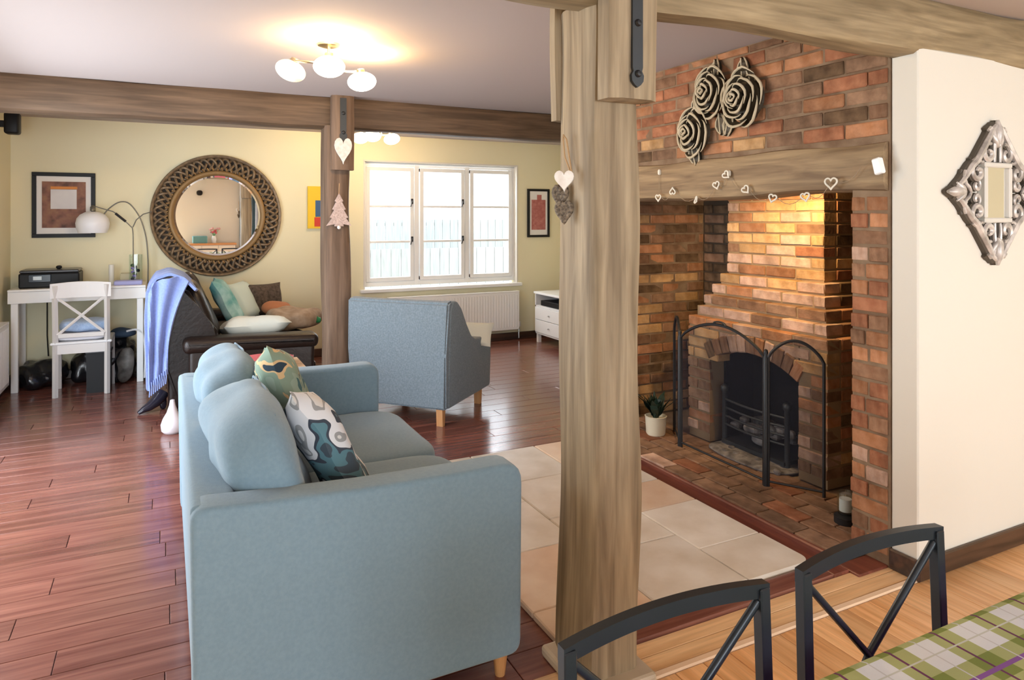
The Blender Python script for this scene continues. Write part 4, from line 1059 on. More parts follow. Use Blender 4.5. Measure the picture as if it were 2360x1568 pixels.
# ------------------------------------------------------------------ desk, chair and what is on them
DX0, DX1, DY0, DY1, DZ = -1.15, -.15, 6.91, 7.32, .85
dk = thing('desk', 'plain white desk against the far wall in the left corner', 'desk', (-.65, 7.1, 0))
mesh_obj('desktop', bx(DX0, DX1, DY0-.012, DY1, DZ-.018, DZ, bev=.003), M['white_gloss'], dk)
mesh_obj('drawer_front', bx(DX0, DX1, DY0, DY0+.02, DZ-.115, DZ-.019, bev=.002), M['white_gloss'], dk)
mesh_obj('apron', (lambda b_: (box(b_, DX0, DX0+.02, DY0+.02, DY1, DZ-.115, DZ-.019), box(b_, DX1-.02, DX1, DY0+.02, DY1, DZ-.115, DZ-.019), box(b_, DX0+.02, DX1-.02, DY1-.02, DY1, DZ-.115, DZ-.019), b_)[-1])(B()), M['white_paint'], dk)
for x in (DX0+.02, DX1-.07):
    for yy in (DY0+.01, DY1-.06): mesh_obj('leg', bx(x, x+.05, yy, yy+.05, 0, DZ-.116, bev=.003), M['white_gloss'], dk)
dc = thing('desk_chair', 'off-white wooden cross-back chair pushed up to the desk', 'chair', (-.61, 6.6, 0))
cx0, cx1, cyb = -.785, -.425, 6.60
for x in (cx0, cx1):
    bm = B(); tube(bm, [(x, cyb+.0, 0), (x, cyb+.01, .45), (x, cyb-.01, .70), (x, cyb-.04, .90)], .021, 4); mesh_obj('leg', bm, M['cream_paint'], dc)
for x in (cx0-.015, cx1+.015): mesh_obj('leg', bx(x-.02, x+.02, 6.94, 6.98, 0, .43), M['cream_paint'], dc)
bm = B()
N = 12
for i in range(N):
    t0, t1 = i/N, (i+1)/N; f = lambda t: (cx0-.03+(cx1-cx0+.06)*t, cyb-.035-.03*0+.03*sin(pi*t))
    (xa, ya), (xb, yb) = f(t0), f(t1); zt = lambda t: .915+.012*sin(pi*t)
    q = [bm.verts.new(c) for c in ((xa, ya-.012, .80), (xb, yb-.012, .80), (xb, yb-.012, zt(t1)), (xa, ya-.012, zt(t0)), (xa, ya+.012, .80), (xb, yb+.012, .80), (xb, yb+.012, zt(t1)), (xa, ya+.012, zt(t0)))]
    for f_ in ((0, 1, 2, 3), (7, 6, 5, 4), (3, 2, 6, 7), (0, 4, 5, 1)): bm.faces.new([q[j] for j in f_])
    if i == 0: bm.faces.new([q[j] for j in (0, 3, 7, 4)])
    if i == N-1: bm.faces.new([q[j] for j in (1, 5, 6, 2)])
mesh_obj('top_rail', bm, M['cream_paint'], dc, smooth=50)
for (a, b_) in (((cx0+.015, .80), (cx1-.015, .50)), ((cx1-.015, .80), (cx0+.015, .50))):
    bm = B(); tube(bm, [(a[0], cyb-.02, a[1]), ((a[0]+b_[0])/2, cyb+.012, (a[1]+b_[1])/2), (b_[0], cyb+.0, b_[1])], .012, 6); mesh_obj('cross_bar', bm, M['cream_paint'], dc, smooth=True)
mesh_obj('lower_rail', bx(cx0+.02, cx1-.02, cyb-.012, cyb+.012, .475, .51, bev=.003), M['cream_paint'], dc)
mesh_obj('apron', (lambda b_: (box(b_, cx0+.015, cx1-.015, cyb, cyb+.02, .345, .42), box(b_, cx0-.02, cx0+.0, cyb+.02, 6.95, .345, .42), box(b_, cx1, cx1+.02, cyb+.02, 6.95, .345, .42), box(b_, cx0, cx1, 6.95, 6.97, .345, .42), b_)[-1])(B()), M['cream_paint'], dc)
mesh_obj('seat', bx(cx0-.035, cx1+.035, cyb-.01, 7.0, .42, .44, bev=.006), M['white_gloss'], dc)
bm = B(); softbox(bm, (-.615, 6.80, .468), (.40, .36, .055), p=4, n=8, wr=.008, wf=8); tag(mesh_obj('seat_pad', bm, M['paper'], smooth=True, loc=(-.615, 6.8, .44)), 'white cushion pad lying on the seat of the cross-back chair', 'cushion')
bm = B(); softbox(bm, (-.60, 6.83, .545), (.36, .26, .10), p=3.5, n=10, wr=.02, wf=8, seed=4); tag(mesh_obj('folded_cloth', bm, M['blue_cloth'], smooth=True, loc=(-.6, 6.83, .49)), 'pale blue folded cloth heaped on the cross-back chair', 'cloth')
pr = thing('printer', 'black printer with small lit screen on the left of the desk', 'printer', (-.9, 7.12, DZ))
mesh_obj('body', bx(-1.09, -.655, 6.99, 7.28, DZ, DZ+.125, bev=.012, seg=2), M['black'], pr); mesh_obj('lid', bx(-1.085, -.66, 6.995, 7.275, DZ+.126, DZ+.15, bev=.008), mat('printer_lid', (.05, .05, .055), .3), pr)
mesh_obj('control_panel', bx(-1.02, -.86, 6.978, 6.992, DZ+.05, DZ+.115, bev=.004), mat('panel_dark', (.01, .02, .035), .2), pr)
mesh_obj('screen', bx(-.985, -.925, 6.974, 6.98, DZ+.07, DZ+.10), mat('screen_pale', (.6, .7, .75), .3), pr); mesh_obj('paper_tray', bx(-.84, -.68, 6.95, 7.0, DZ+.015, DZ+.04, bev=.004), M['black'], pr)
bm = B(); softbox(bm, (-.82, 7.13, DZ+.165), (.045, .05, .03), p=2.5, n=4); tag(mesh_obj('small_gadget', bm, M['black'], smooth=True, loc=(-.82, 7.13, DZ+.15)), 'tiny black object sitting on top of the printer', 'gadget')
va = thing('glass_vase', 'tall clear glass vase with dark and purple flowers on the desk', 'vase', (-.235, 7.13, DZ))
bm = B(); lathe(bm, [(0, 0), (.05, 0), (.055, .01), (.055, .26), (.051, .26), (.051, .015), (0, .015)], -.235, 7.13, 20, DZ); mesh_obj('glass', bm, M['vase_glass'], va, smooth=True)
for k in range(12):
    bm = B(); softbox(bm, (-.235+rnd.uniform(-.028, .028), 7.13+rnd.uniform(-.028, .028), DZ+.03+.012*k), (.034, .034, .03), p=2, n=3)
    mesh_obj('pebble', bm, [M['purple'], M['black'], mat('deep_green_glass', (.02, .10, .04), .2)][k % 3], va, smooth=True)
bm = B(); lathe(bm, [(0, 0), (.022, 0), (.022, .17), (0, .17)], -.43, 7.2, 14, DZ); tag(mesh_obj('candle', bm, mat('ivory_wax', (.80, .78, .70), .5), smooth=50, loc=(-.43, 7.2, DZ)), 'slim ivory candle on the desk behind the chair', 'candle')
bm = bx(-.40, -.18, 6.98, 7.12, DZ, DZ+.035, bev=.006); tag(mesh_obj('notebook', bm, M['lilac_paper'], loc=(-.29, 7.05, DZ)), 'lilac notebook lying at the right of the desk', 'notebook')
bm = bx(-.36, -.27, 7.17, 7.24, DZ, DZ+.09, bev=.004); tag(mesh_obj('small_carton', bm, mat('straw_card', (.58, .52, .34), .7), loc=(-.31, 7.2, DZ)), 'small straw-coloured carton between candle and vase on the desk', 'box')
# arc lamp
al = thing('arc_floor_lamp', 'slim curved floor lamp with a white dome shade above the desk', 'lamp', (-.12, 7.22, 0))
LYp = 7.2
def L_(px, py): return onY(px, py, LYp)
def smooth_path(P, n=5):
    P = [Vector(p) for p in P]; out = []
    for i in range(len(P)-1):
        p0, p1, p2, p3 = P[max(i-1, 0)], P[i], P[i+1], P[min(i+2, len(P)-1)]
        for k in range(n):
            t = k/n; out.append(.5*((2*p1)+(p2-p0)*t+(2*p0-5*p1+4*p2-p3)*t*t+(3*p1-p0-3*p2+p3)*t**3))
    out.append(P[-1]); return out
b0 = L_(341, 640)
bm = B(); tube(bm, smooth_path([(b0.x, LYp, .02), (b0.x, LYp, .8), L_(341, 600), L_(337, 550), L_(326, 510), L_(312, 485), L_(297, 469), L_(283, 465), L_(268, 469), L_(250, 482), L_(238, 496)]), .0055, 8); mesh_obj('pole', bm, M['lamp_metal'], al, smooth=True)
bm = B(); tube(bm, smooth_path([L_(308, 640)-Vector((0, 0, 0)), L_(307, 580), L_(306, 532), L_(300, 521), L_(280, 503), L_(262, 489), L_(246, 484), L_(213, 474)]), .0045, 8); tube(bm, [L_(306, 524), L_(314, 507), L_(330, 494), L_(350, 488)], .0045, 8); mesh_obj('arm', bm, M['lamp_metal'], al, smooth=True)
bm = B(); tube(bm, [L_(266, 492), L_(290, 511)], .011, 8); mesh_obj('counterweight', bm, M['iron'], al)
sh = L_(214, 516); R_ = .155
bm = B(); prof = [(.02, .115), (.07, .108), (.115, .085), (.145, .05), (.156, .005), (.150, -.04), (.130, -.085), (.126, -.085), (.146, -.04), (.150, .005), (.139, .048), (.11, .08), (.066, .102), (.02, .108)]
lathe(bm, [(r*.85, z*.95) for r, z in prof], sh.x, LYp-.02, 28, sh.z); mesh_obj('lamp_shade', bm, mat('opal_white_shade', (.85, .85, .88), .35), al, smooth=True)
bm = B(); lathe(bm, [(0, .115), (.022, .115), (.02, .15), (.006, .165), (0, .165)], sh.x, LYp-.02, 14, sh.z); tube(bm, [(sh.x, LYp-.02, sh.z+.16), L_(213, 474)], .005, 6); mesh_obj('shade_cap', bm, M['lamp_metal'], al, smooth=True)
bm = B(); lathe(bm, [(0, 0), (.11, 0), (.11, .018), (0, .022)], b0.x, LYp-.0, 24); mesh_obj('lamp_base', bm, M['lamp_metal'], al, smooth=50)
# stem foot for the second rod stands on the desk
p_ = L_(308, 640); bm = B(); tube(bm, [(p_.x, LYp, DZ), p_], .0045, 8); lathe(bm, [(0, 0), (.03, 0), (.03, .01), (0, .012)], p_.x, LYp, 14, DZ); mesh_obj('stem', bm, M['lamp_metal'], al)

# under the desk
def blob(name, label, c, size, m, p, wr, seed, cat='bag', wf=9, n=12):
    bm = B(); softbox(bm, c, size, p=p, n=n, wr=wr, wf=wf, seed=seed)
    zmin = c[2]-size[2]/2
    for v in bm.verts: v.co.z = max(v.co.z, zmin+.002)
    return tag(mesh_obj(name, bm, m, smooth=35, loc=(c[0], c[1], zmin)), label, cat)
blob('bin_bag', 'flat black plastic bag slumped under the left end of the desk', (-.93, 7.12, .10), (.34, .34, .2), M['blackbag'], 3, .07, 1)
blob('bin_bag', 'tall crumpled black bag under the right end of the desk', (-.36, 7.11, .19), (.24, .30, .38), M['blackbag'], 3, .08, 2)
blob('bin_bag', 'black bag behind the chair legs, middle of the heap under the desk', (-.62, 7.18, .13), (.22, .22, .26), M['blackbag'], 3, .05, 3)
blob('grey_sack', 'grey and brown striped sack leaning among the black bags', (-.31, 6.93, .15), (.13, .10, .30), mat('grey_sack', (.05, .045, .04), .5, noise_mix=((.26, .24, .22), 12, (1, .3, 1))), 2.6, .03, 6)
blob('denim_cloth', 'dark blue cloth lying on top of the tall black bag', (-.33, 7.07, .42), (.2, .18, .08), mat('denim', (.04, .07, .12), .9), 2.6, .025, 7, 'cloth')
bn = thing('waste_bin', 'small square black bin under the cross-back chair', 'bin', (-.50, 6.73, 0))
bm = B(); prism(bm, [(-.085, -.08), (.085, -.08), (.085, .08), (-.085, .08)], 2, 0, .33)
for v in bm.verts: k = 1+.08*v.co.z; v.co.x = v.co.x*k-.49; v.co.y = v.co.y*k+6.73
mesh_obj('bin_body', bm, M['black'], bn); mesh_obj('rim', bx(-.585, -.395, 6.645, 6.815, .325, .345, bev=.005), mat('bin_rim', (.03, .03, .035), .3), bn)
bm = B(); tube(bm, smooth_path([(-.30, 6.93, .45), (-.22, 6.92, .46), (-.17, 6.93, .40), (-.155, 6.93, .22), (-.16, 6.93, .03)]), .009, 6); tag(mesh_obj('cable', bm, M['white_paint'], smooth=True, loc=(-.2, 6.93, 0)), 'white curved cable looping down beside the bags under the desk', 'cable')
bm = B(); tube(bm, [(-.93, 7.32, .84), (-.93, 7.32, .40), (-.92, 7.31, .22)], .005, 6); tag(mesh_obj('cable', bm, M['black'], loc=(-.93, 7.3, .3)), 'thin black cable running down the wall behind the desk', 'cable')

# ------------------------------------------------------------------ radiators
def radiator(name, label, axis, a0, a1, c, z0, z1, sg):
    """axis 0: runs along X at Y=c facing -Y; axis 1: runs along Y at X=c facing +X"""
    t = thing(name, label, 'radiator', ((a0+a1)/2, c, z0) if axis == 0 else (c, (a0+a1)/2, z0))
    def add(bm, p, q, d0, d1, r, s, **k):
        if axis == 0: box(bm, p, q, c+d0, c+d1, r, s, **k)
        else: box(bm, c+d0, c+d1, p, q, r, s, **k)
    bm = B(); add(bm, a0, a1, 0, .012*sg, z0, z1, bev=.004)
    n = int((a1-a0)/.034)
    for k in range(1, n): x = a0+(a1-a0)*k/n; add(bm, x-.009, x+.009, -.004*sg, .003*sg, z0+.03, z1-.03, bev=.002)
    mesh_obj('front_panel', bm, M['white_gloss'], t)
    bm = B(); add(bm, a0, a1, .055*sg, .067*sg, z0, z1); mesh_obj('rear_panel', bm, M['white_gloss'], t)
    bm = B(); add(bm, a0-.003, a1+.003, -.002*sg, .069*sg, z1, z1+.012, bev=.003)
    mesh_obj('top_grille', bm, M['white_gloss'], t)
    bm = B()
    for e in (a0+.0, a1-.004): add(bm, e, e+.004, 0, .068*sg, z0, z1)
    mesh_obj('side_cover', bm, M['white_gloss'], t)
    return t
r1 = radiator('radiator', 'white ribbed radiator on the wall beneath the casement window', 0, 2.15, 3.72, YF-.10, .13, .57, 1)
bm = B(); tube(bm, [(3.735, YF-.06, .02), (3.735, YF-.06, .15), (3.70, YF-.06, .16)], .009, 8); mesh_obj('pipe', bm, M['chrome'], r1); bm = B(); lathe(bm, [(0, 0), (.02, 0), (.02, .05), (.014, .06), (0, .06)], 3.735, YF-.06, 12, .16); mesh_obj('valve', bm, M['white_gloss'], r1)
radiator('radiator', 'white radiator at the left edge of the picture, beside the desk', 1, 5.6, 6.68, XL+.10, .12, .61, -1)

# TV cabinet
tv = thing('media_cabinet', 'white cabinet with open shelf and drawers in the far right corner', 'cabinet', (4.1, 6.4, 0))
cx_, cy0, cy1 = 3.85, 5.75, 7.1
mesh_obj('cabinet_top', bx(cx_-.015, 4.37, cy0-.01, cy1+.01, .56, .585, bev=.003), M['white_gloss'], tv)
bm = B(); box(bm, cx_, 4.35, cy0, cy0+.02, .1, .56); box(bm, cx_, 4.35, cy1-.02, cy1, .1, .56); box(bm, 4.33, 4.35, cy0, cy1, .1, .56); box(bm, cx_, 4.35, cy0, cy1, .1, .12); box(bm, cx_, 4.35, cy0, cy1, .41, .43); box(bm, cx_, 4.35, 6.41, 6.43, .1, .56)
mesh_obj('carcass', bm, M['white_paint'], tv)
for (a, b_) in ((cy0+.022, 6.408), (6.432, cy1-.022)):
    for (za, zb_) in ((.122, .265), (.27, .408)):
        d = mesh_obj('drawer', bx(cx_-.012, cx_+.01, a, b_, za, zb_, bev=.003), M['white_gloss'], tv); bm = B(); softbox(bm, (cx_-.02, (a+b_)/2, (za+zb_)/2), (.018, .03, .014), p=3, n=3); mesh_obj('knob', bm, M['chrome'], d)
for yy in (cy0+.02, cy1-.06): mesh_obj('leg', bx(cx_+.01, cx_+.05, yy, yy+.04, 0, .1), M['white_gloss'], tv)
for yy in (cy0+.02, cy1-.06): mesh_obj('leg', bx(4.29, 4.33, yy, yy+.04, 0, .1), M['white_gloss'], tv)
bm = bx(cx_+.02, 4.2, 6.6, 7.0, .431, .49, bev=.004); tag(mesh_obj('media_box', bm, M['black'], loc=(4, 6.8, .431)), 'black media player on the open shelf of the white cabinet', 'media player')

# wooden leg glimpsed left of the near post
# ------------------------------------------------------------------ pictures, speaker
def picture(name, label, x0, x1, z0, z1, fw, mount, art_fn, dep=.025, cat='picture'):
    t = thing(name, label, cat, ((x0+x1)/2, YF, z0)); y0_ = YF-dep
    bm = B()
    for (a, b_, c, d) in ((x0, x1, z0, z0+fw), (x0, x1, z1-fw, z1), (x0, x0+fw, z0+fw, z1-fw), (x1-fw, x1, z0+fw, z1-fw)): box(bm, a, b_, y0_, YF-.001, c, d, bev=.002)
    mesh_obj('picture_frame', bm, M['black'], t); mesh_obj('mount', bx(x0+fw, x1-fw, YF-.014, YF-.004, z0+fw, z1-fw), mount, t); art_fn(t, x0, x1, z0, z1); return t
def art1(t, x0, x1, z0, z1):
    w, h = x1-x0, z1-z0; e = mesh_obj('print', bx(x0+w*.155, x1-w*.155, YF-.017, YF-.0142, z0+h*.15, z1-h*.14), M['art_brown'], t)
    mesh_obj('pale_square', bx(x0+w*.29, x1-w*.30, YF-.019, YF-.0172, z0+h*.44, z1-h*.26), M['art_pale'], e); mesh_obj('orange_band', bx(x0+w*.29, x1-w*.29, YF-.019, YF-.0172, z1-h*.255, z1-h*.215), M['art_orange'], e)
picture('framed_print', 'square black-framed brown print with white mount above the desk', -1.045, -.565, 1.265, 1.845, .034, M['mat_board'], art1)
def art3(t, x0, x1, z0, z1):
    w = x1-x0; e = mesh_obj('print', bx(x0+.055, x1-.055, YF-.017, YF-.0142, z0+.09, z1-.13), M['art_rose'], t); mesh_obj('tower', bx((x0+x1)/2-.02, (x0+x1)/2+.04, YF-.017, YF-.0142, z1-.13, z1-.07), M['art_rose'], t)
picture('framed_print', 'tall narrow black-framed red print right of the casement window', 3.875, 4.175, 1.205, 1.785, .028, M['mat_board'], art3)
cv = thing('canvas_painting', 'bright yellow canvas painting half hidden behind the slimmer post', 'painting', (1.5, YF, 1.33))
mesh_obj('canvas', bx(1.315, 1.66, YF-.03, YF-.001, 1.33, 1.765), M['art_yellow'], cv)
mesh_obj('blue_shape', bx(1.39, 1.52, YF-.033, YF-.0302, 1.45, 1.62, bev=.001), M['art_blue'], cv); mesh_obj('red_shape', bx(1.38, 1.60, YF-.033, YF-.0302, 1.35, 1.445, bev=.001), M['art_red'], cv)
sk = thing('wall_speaker', 'small black speaker mounted high in the left corner', 'speaker', (XL, 6.6, 2.1))
bm = bx(XL+.085, XL+.185, 6.54, 6.66, 2.095, 2.265, bev=.02, seg=3); mesh_obj('cabinet', bm, M['black'], sk, smooth=40); mesh_obj('bracket', bx(XL, XL+.09, 6.59, 6.63, 2.15, 2.2), M['black'], sk)

# ------------------------------------------------------------------ round mirror
mc = Vector((.462, YF, 1.462)); RM = .588
mi = thing('round_mirror', 'large round mirror in a woven bronze frame on the far wall', 'mirror', mc)
def RP(r, a, d): return Vector((mc.x+r*cos(a), YF-d, mc.z+r*sin(a)))
def ring(prof, m, name, n=96):
    bm = B(); R_ = [[bm.verts.new(RP(r, 2*pi*k/n, d)) for k in range(n)] for r, d in prof]
    for a, b_ in zip(R_, R_[1:]):
        for k in range(n): bm.faces.new((a[k], a[(k+1) % n], b_[(k+1) % n], b_[k]))
    for k in range(n): bm.faces.new((R_[-1][k], R_[-1][(k+1) % n], R_[0][(k+1) % n], R_[0][k]))
    return mesh_obj(name, bm, m, mi, smooth=60)
ring([(RM-.04, .002), (RM, .004), (RM+.003, .03), (RM-.006, .048), (RM-.022, .045), (RM-.03, .03)], M['bronze'], 'outer_rim')
ring([(.385, .01), (.388, .036), (.40, .05), (.425, .056), (.437, .045), (.44, .02)], M['gold'], 'inner_rim')
ring([(.43, .004), (.435, .022), (.50, .034), (.565, .022), (.565, .004)], M['dark_back'], 'frame_back')
nb = 34
for s in range(3):
    bm = B(); N = nb*8; pts = []
    for i in range(N):
        a = 2*pi*i/N; ph = nb*a/2+s*2*pi/3; pts.append(RP(.500+.052*sin(ph), a, .040+.012*sin(2*ph+.5)))
    tube(bm, pts, .0125, 6, closed=True); mesh_obj('braid_strand', bm, M['bronze'], mi, smooth=True)
bm = B()
for k in range(nb*2):
    a = 2*pi*k/(nb*2); p, q = RP(.440, a, .045), RP(.468, a+.03, .052); tube(bm, [p, q], .009, 5)
mesh_obj('inner_studs', bm, M['gold'], mi, smooth=True)
bm = B(); lathe(bm, [(0, 0), (.372, 0), (.388, .004), (.388, -.004), (0, -.004)], n=72, M4=TR((mc.x, YF-.024, mc.z), rx=pi/2)); mesh_obj('mirror_glass', bm, M['mirror'], mi)

# ------------------------------------------------------------------ diamond mirror on the white wall
dm_c = Vector((3.177, 1.75, 1.553))
dm = thing('ornate_wall_mirror', 'small rectangular mirror in a silver scrollwork diamond frame on the white wall', 'mirror', dm_c)
def DP(u, v, d=.02): return Vector((dm_c.x+u, 1.75-d, dm_c.z+v))
bm = B()
for (a, b_, c, d) in ((-.10, .10, .107, .128), (-.10, .10, -.128, -.107), (-.10, -.078, -.107, .107), (.078, .10, -.107, .107)):
    box(bm, dm_c.x+a, dm_c.x+b_, 1.75-.035, 1.749, dm_c.z+c, dm_c.z+d, bev=.004)
mesh_obj('inner_frame', bm, mat('pale_silver', (.66, .63, .58), .4), dm)
mesh_obj('mirror_glass', bx(dm_c.x-.08, dm_c.x+.08, 1.75-.022, 1.75-.016, dm_c.z-.11, dm_c.z+.11), M['mirror'], dm)
def spiral(u, v, r0, a0, turns, sg, lead=None):
    P = []; n = 22
    for i in range(n):
        t = i/(n-1); a = a0+sg*t*turns*2*pi; r = r0*(1-t*.82); P.append((u+r*cos(a), v+r*sin(a)))
    return (lead or [])+P
quads = []
for su in (-1, 1):
    for sv in (-1, 1):
        quads += [(su, sv, [(.012, .285), (.035, .27), (.06, .235), (.09, .20), (.12, .165), (.15, .13), (.185, .105), (.215, .075), (.245, .045), (.29, .012)], .016),
                  (su, sv, spiral(.062, .165, .045, 1.9, 1.1, -1), .013),
                  (su, sv, spiral(.142, .085, .042, 1.2, 1.1, -1), .013),
                  (su, sv, spiral(.150, .030, .026, 2.2, .9, 1), .010),
                  (su, sv, [(.10, .13), (.115, .125), (.135, .135), (.155, .14), (.175, .13)], .009),
                  (su, sv, [(.02, .13), (.022, .17), (.018, .22), (.03, .26), (.05, .275), (.065, .262)], .010),
                  (su, sv, [(.185, .0), (.20, .02), (.225, .035), (.235, .065), (.225, .09)], .009)]
bmw = B(); bmk = B()
for su, sv, P, r in quads:
    tube(bmw, [DP(su*u, sv*v, .026) for u, v in P], lambda t, r=r: r*(.55+.45*sin(pi*min(max(t, .05), .95))), 7)
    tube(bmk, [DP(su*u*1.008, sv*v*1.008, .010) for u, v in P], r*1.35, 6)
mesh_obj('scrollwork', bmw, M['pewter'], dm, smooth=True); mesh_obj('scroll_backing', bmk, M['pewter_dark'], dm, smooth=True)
for (du, dv, ang) in ((0, 1, 0), (0, -1, pi), (1, 0, -pi/2), (-1, 0, pi/2)):
    bm = B(); bk = B(); base = .205 if dv else .24
    for k, (off, L, w) in enumerate(((0, .105, .020), (.5, .055, .013), (-.5, .055, .013))):
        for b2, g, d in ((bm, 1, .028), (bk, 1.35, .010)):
            P = []
            for i in range(9):
                t = i/8; u = off*.075*t; v = base+L*t-abs(off)*.02; cu, cv = u*cos(-ang)+v*sin(-ang), -u*sin(-ang)+v*cos(-ang)
                cu, cv = u*cos(ang)-v*sin(ang), u*sin(ang)+v*cos(ang); P.append(DP(cu, cv, d))
            tube(b2, P, lambda t, w=w, g=g: w*g*(.25+.9*sin(pi*min(.97, .15+t*.85))), 8, flat=(1, 1))
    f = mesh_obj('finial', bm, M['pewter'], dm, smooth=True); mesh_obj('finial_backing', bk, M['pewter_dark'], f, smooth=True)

# ------------------------------------------------------------------ ceiling lights
def fixture(label, cx, cy, arms, pw):
    t = thing('ceiling_light', label, 'ceiling light', (cx, cy, ZC))
    bm = B(); lathe(bm, [(0, 0), (.055, 0), (.055, -.012), (.03, -.02), (0, -.02)], cx, cy, 24, ZC); mesh_obj('canopy', bm, M['brass'], t, smooth=50)
    bm = B(); lathe(bm, [(0, 0), (.007, 0), (.007, -.09), (.02, -.10), (.02, -.12), (0, -.125)], cx, cy, 12, ZC-.015); mesh_obj('stem', bm, M['brass'], t, smooth=50)
    for (dx, dy, dz, on, tilt) in arms:
        b_ = Vector((cx+dx, cy+dy, ZC-.145+dz)); a = Vector((cx, cy, ZC-.125)); d = Vector((dx, dy, 0)); pe = Vector((-dy, dx, 0))*.45
        bm = B(); tube(bm, smooth_path([a, a+d*.35+pe*.6+Vector((0, 0, .015)), a+d*.75+pe*.5+Vector((0, 0, .02)), b_+Vector((0, 0, .055))]), .0065, 8); mesh_obj('arm', bm, M['brass'], t, smooth=True)
        prof = [(0, -.052)]+[(.076*sin(pi*k/14), -.052*cos(pi*k/14)) for k in range(1, 14)]+[(0, .052)]
        bm = B(); lathe(bm, prof, n=24, M4=TR(b_, rx=tilt[0], ry=tilt[1])); g = mesh_obj('glass_shade', bm, M['lamp_on'] if on else M['lamp_dim'], t, smooth=True)
        bm = B(); lathe(bm, [(0, .045), (.024, .045), (.02, .066), (0, .07)], n=14, M4=TR(b_, rx=tilt[0], ry=tilt[1])); mesh_obj('holder', bm, M['brass'], t, smooth=50)
        if on:
            l = bpy.data.lights.new('bulb', 'POINT'); l.energy = pw; l.color = (1, .66, .30); l.shadow_soft_size = .06
            lo = bpy.data.objects.new('bulb', l); COL.objects.link(lo); lo.parent = t; lo.location = (b_.x-cx, b_.y-cy, b_.z-ZC+.10)
fixture('three-arm ceiling light with opal shades, near the camera above the sofa', .745, 3.57, ((-.03, -.15, -.004, True, (0, 0)), (.20, .12, -.01, True, (.1, -.15)), (-.18, .05, 0, False, (.25, .35))), 27)
fixture('three-arm ceiling light with opal shades at the far end before the window', 1.79, 6.35, ((-.10, -.13, 0, True, (0, 0)), (.13, .03, 0, True, (.0, -.2)), (-.16, .08, 0, True, (0, 0))), 14)

# ------------------------------------------------------------------ dining table with plaid cloth, metal chairs
TX0, TX1, TY0, TY1, TZ = .28, 2.10, -.25, .727, .76
dt = thing('dining_table', 'dining table mostly hidden under the plaid cloth at bottom right', 'table', (1.2, .24, 0))
mesh_obj('tabletop', bx(TX0+.02, TX1-.02, TY0+.02, TY1-.02, .72, .752, bev=.004), M['pale_table'], dt)
for x in (TX0+.08, TX1-.08):
    for yy in (TY0+.08, TY1-.08): mesh_obj('leg', bx(x-.03, x+.03, yy-.03, yy+.03, 0, .721), M['pale_table'], dt)
bm = B(); N = 90; drop = .20
x0, x1, y0_, y1_ = TX0, TX1, TY0, TY1
r_ = .012
def loop(off, z, wav):
    out = []; per = []
    n1, n2 = 40, 24
    for i in range(n1): per.append((x0+(x1-x0)*i/n1, y0_, 0, -1))
    for i in range(n2): per.append((x1, y0_+(y1_-y0_)*i/n2, 1, 0))
    for i in range(n1): per.append((x1-(x1-x0)*i/n1, y1_, 0, 1))
    for i in range(n2): per.append((x0, y1_-(y1_-y0_)*i/n2, -1, 0))
    for k, (x, y, nx, ny) in enumerate(per):
        w = wav*(.5+.5*sin(k*1.05))*.5
        out.append(bm.verts.new((x+nx*(off+w), y+ny*(off+w), z)))
    return out
Ls = [loop(-.012, TZ, 0), loop(-.003, TZ-.003, 0), loop(.001, TZ-.012, 0), loop(.002, TZ-.08, .006), loop(.003, TZ-drop, .014)]
bm.faces.new(Ls[0])
for a, b_ in zip(Ls, Ls[1:]):
    for k in range(len(a)): bm.faces.new((a[k], b_[k], b_[(k+1) % len(a)], a[(k+1) % len(a)]))
o = mesh_obj('tablecloth', bm, M['plaid'], smooth=40, loc=(1.2, .24, TZ)); tag(o, 'green, white and purple plaid tablecloth on the table at bottom right', 'tablecloth')

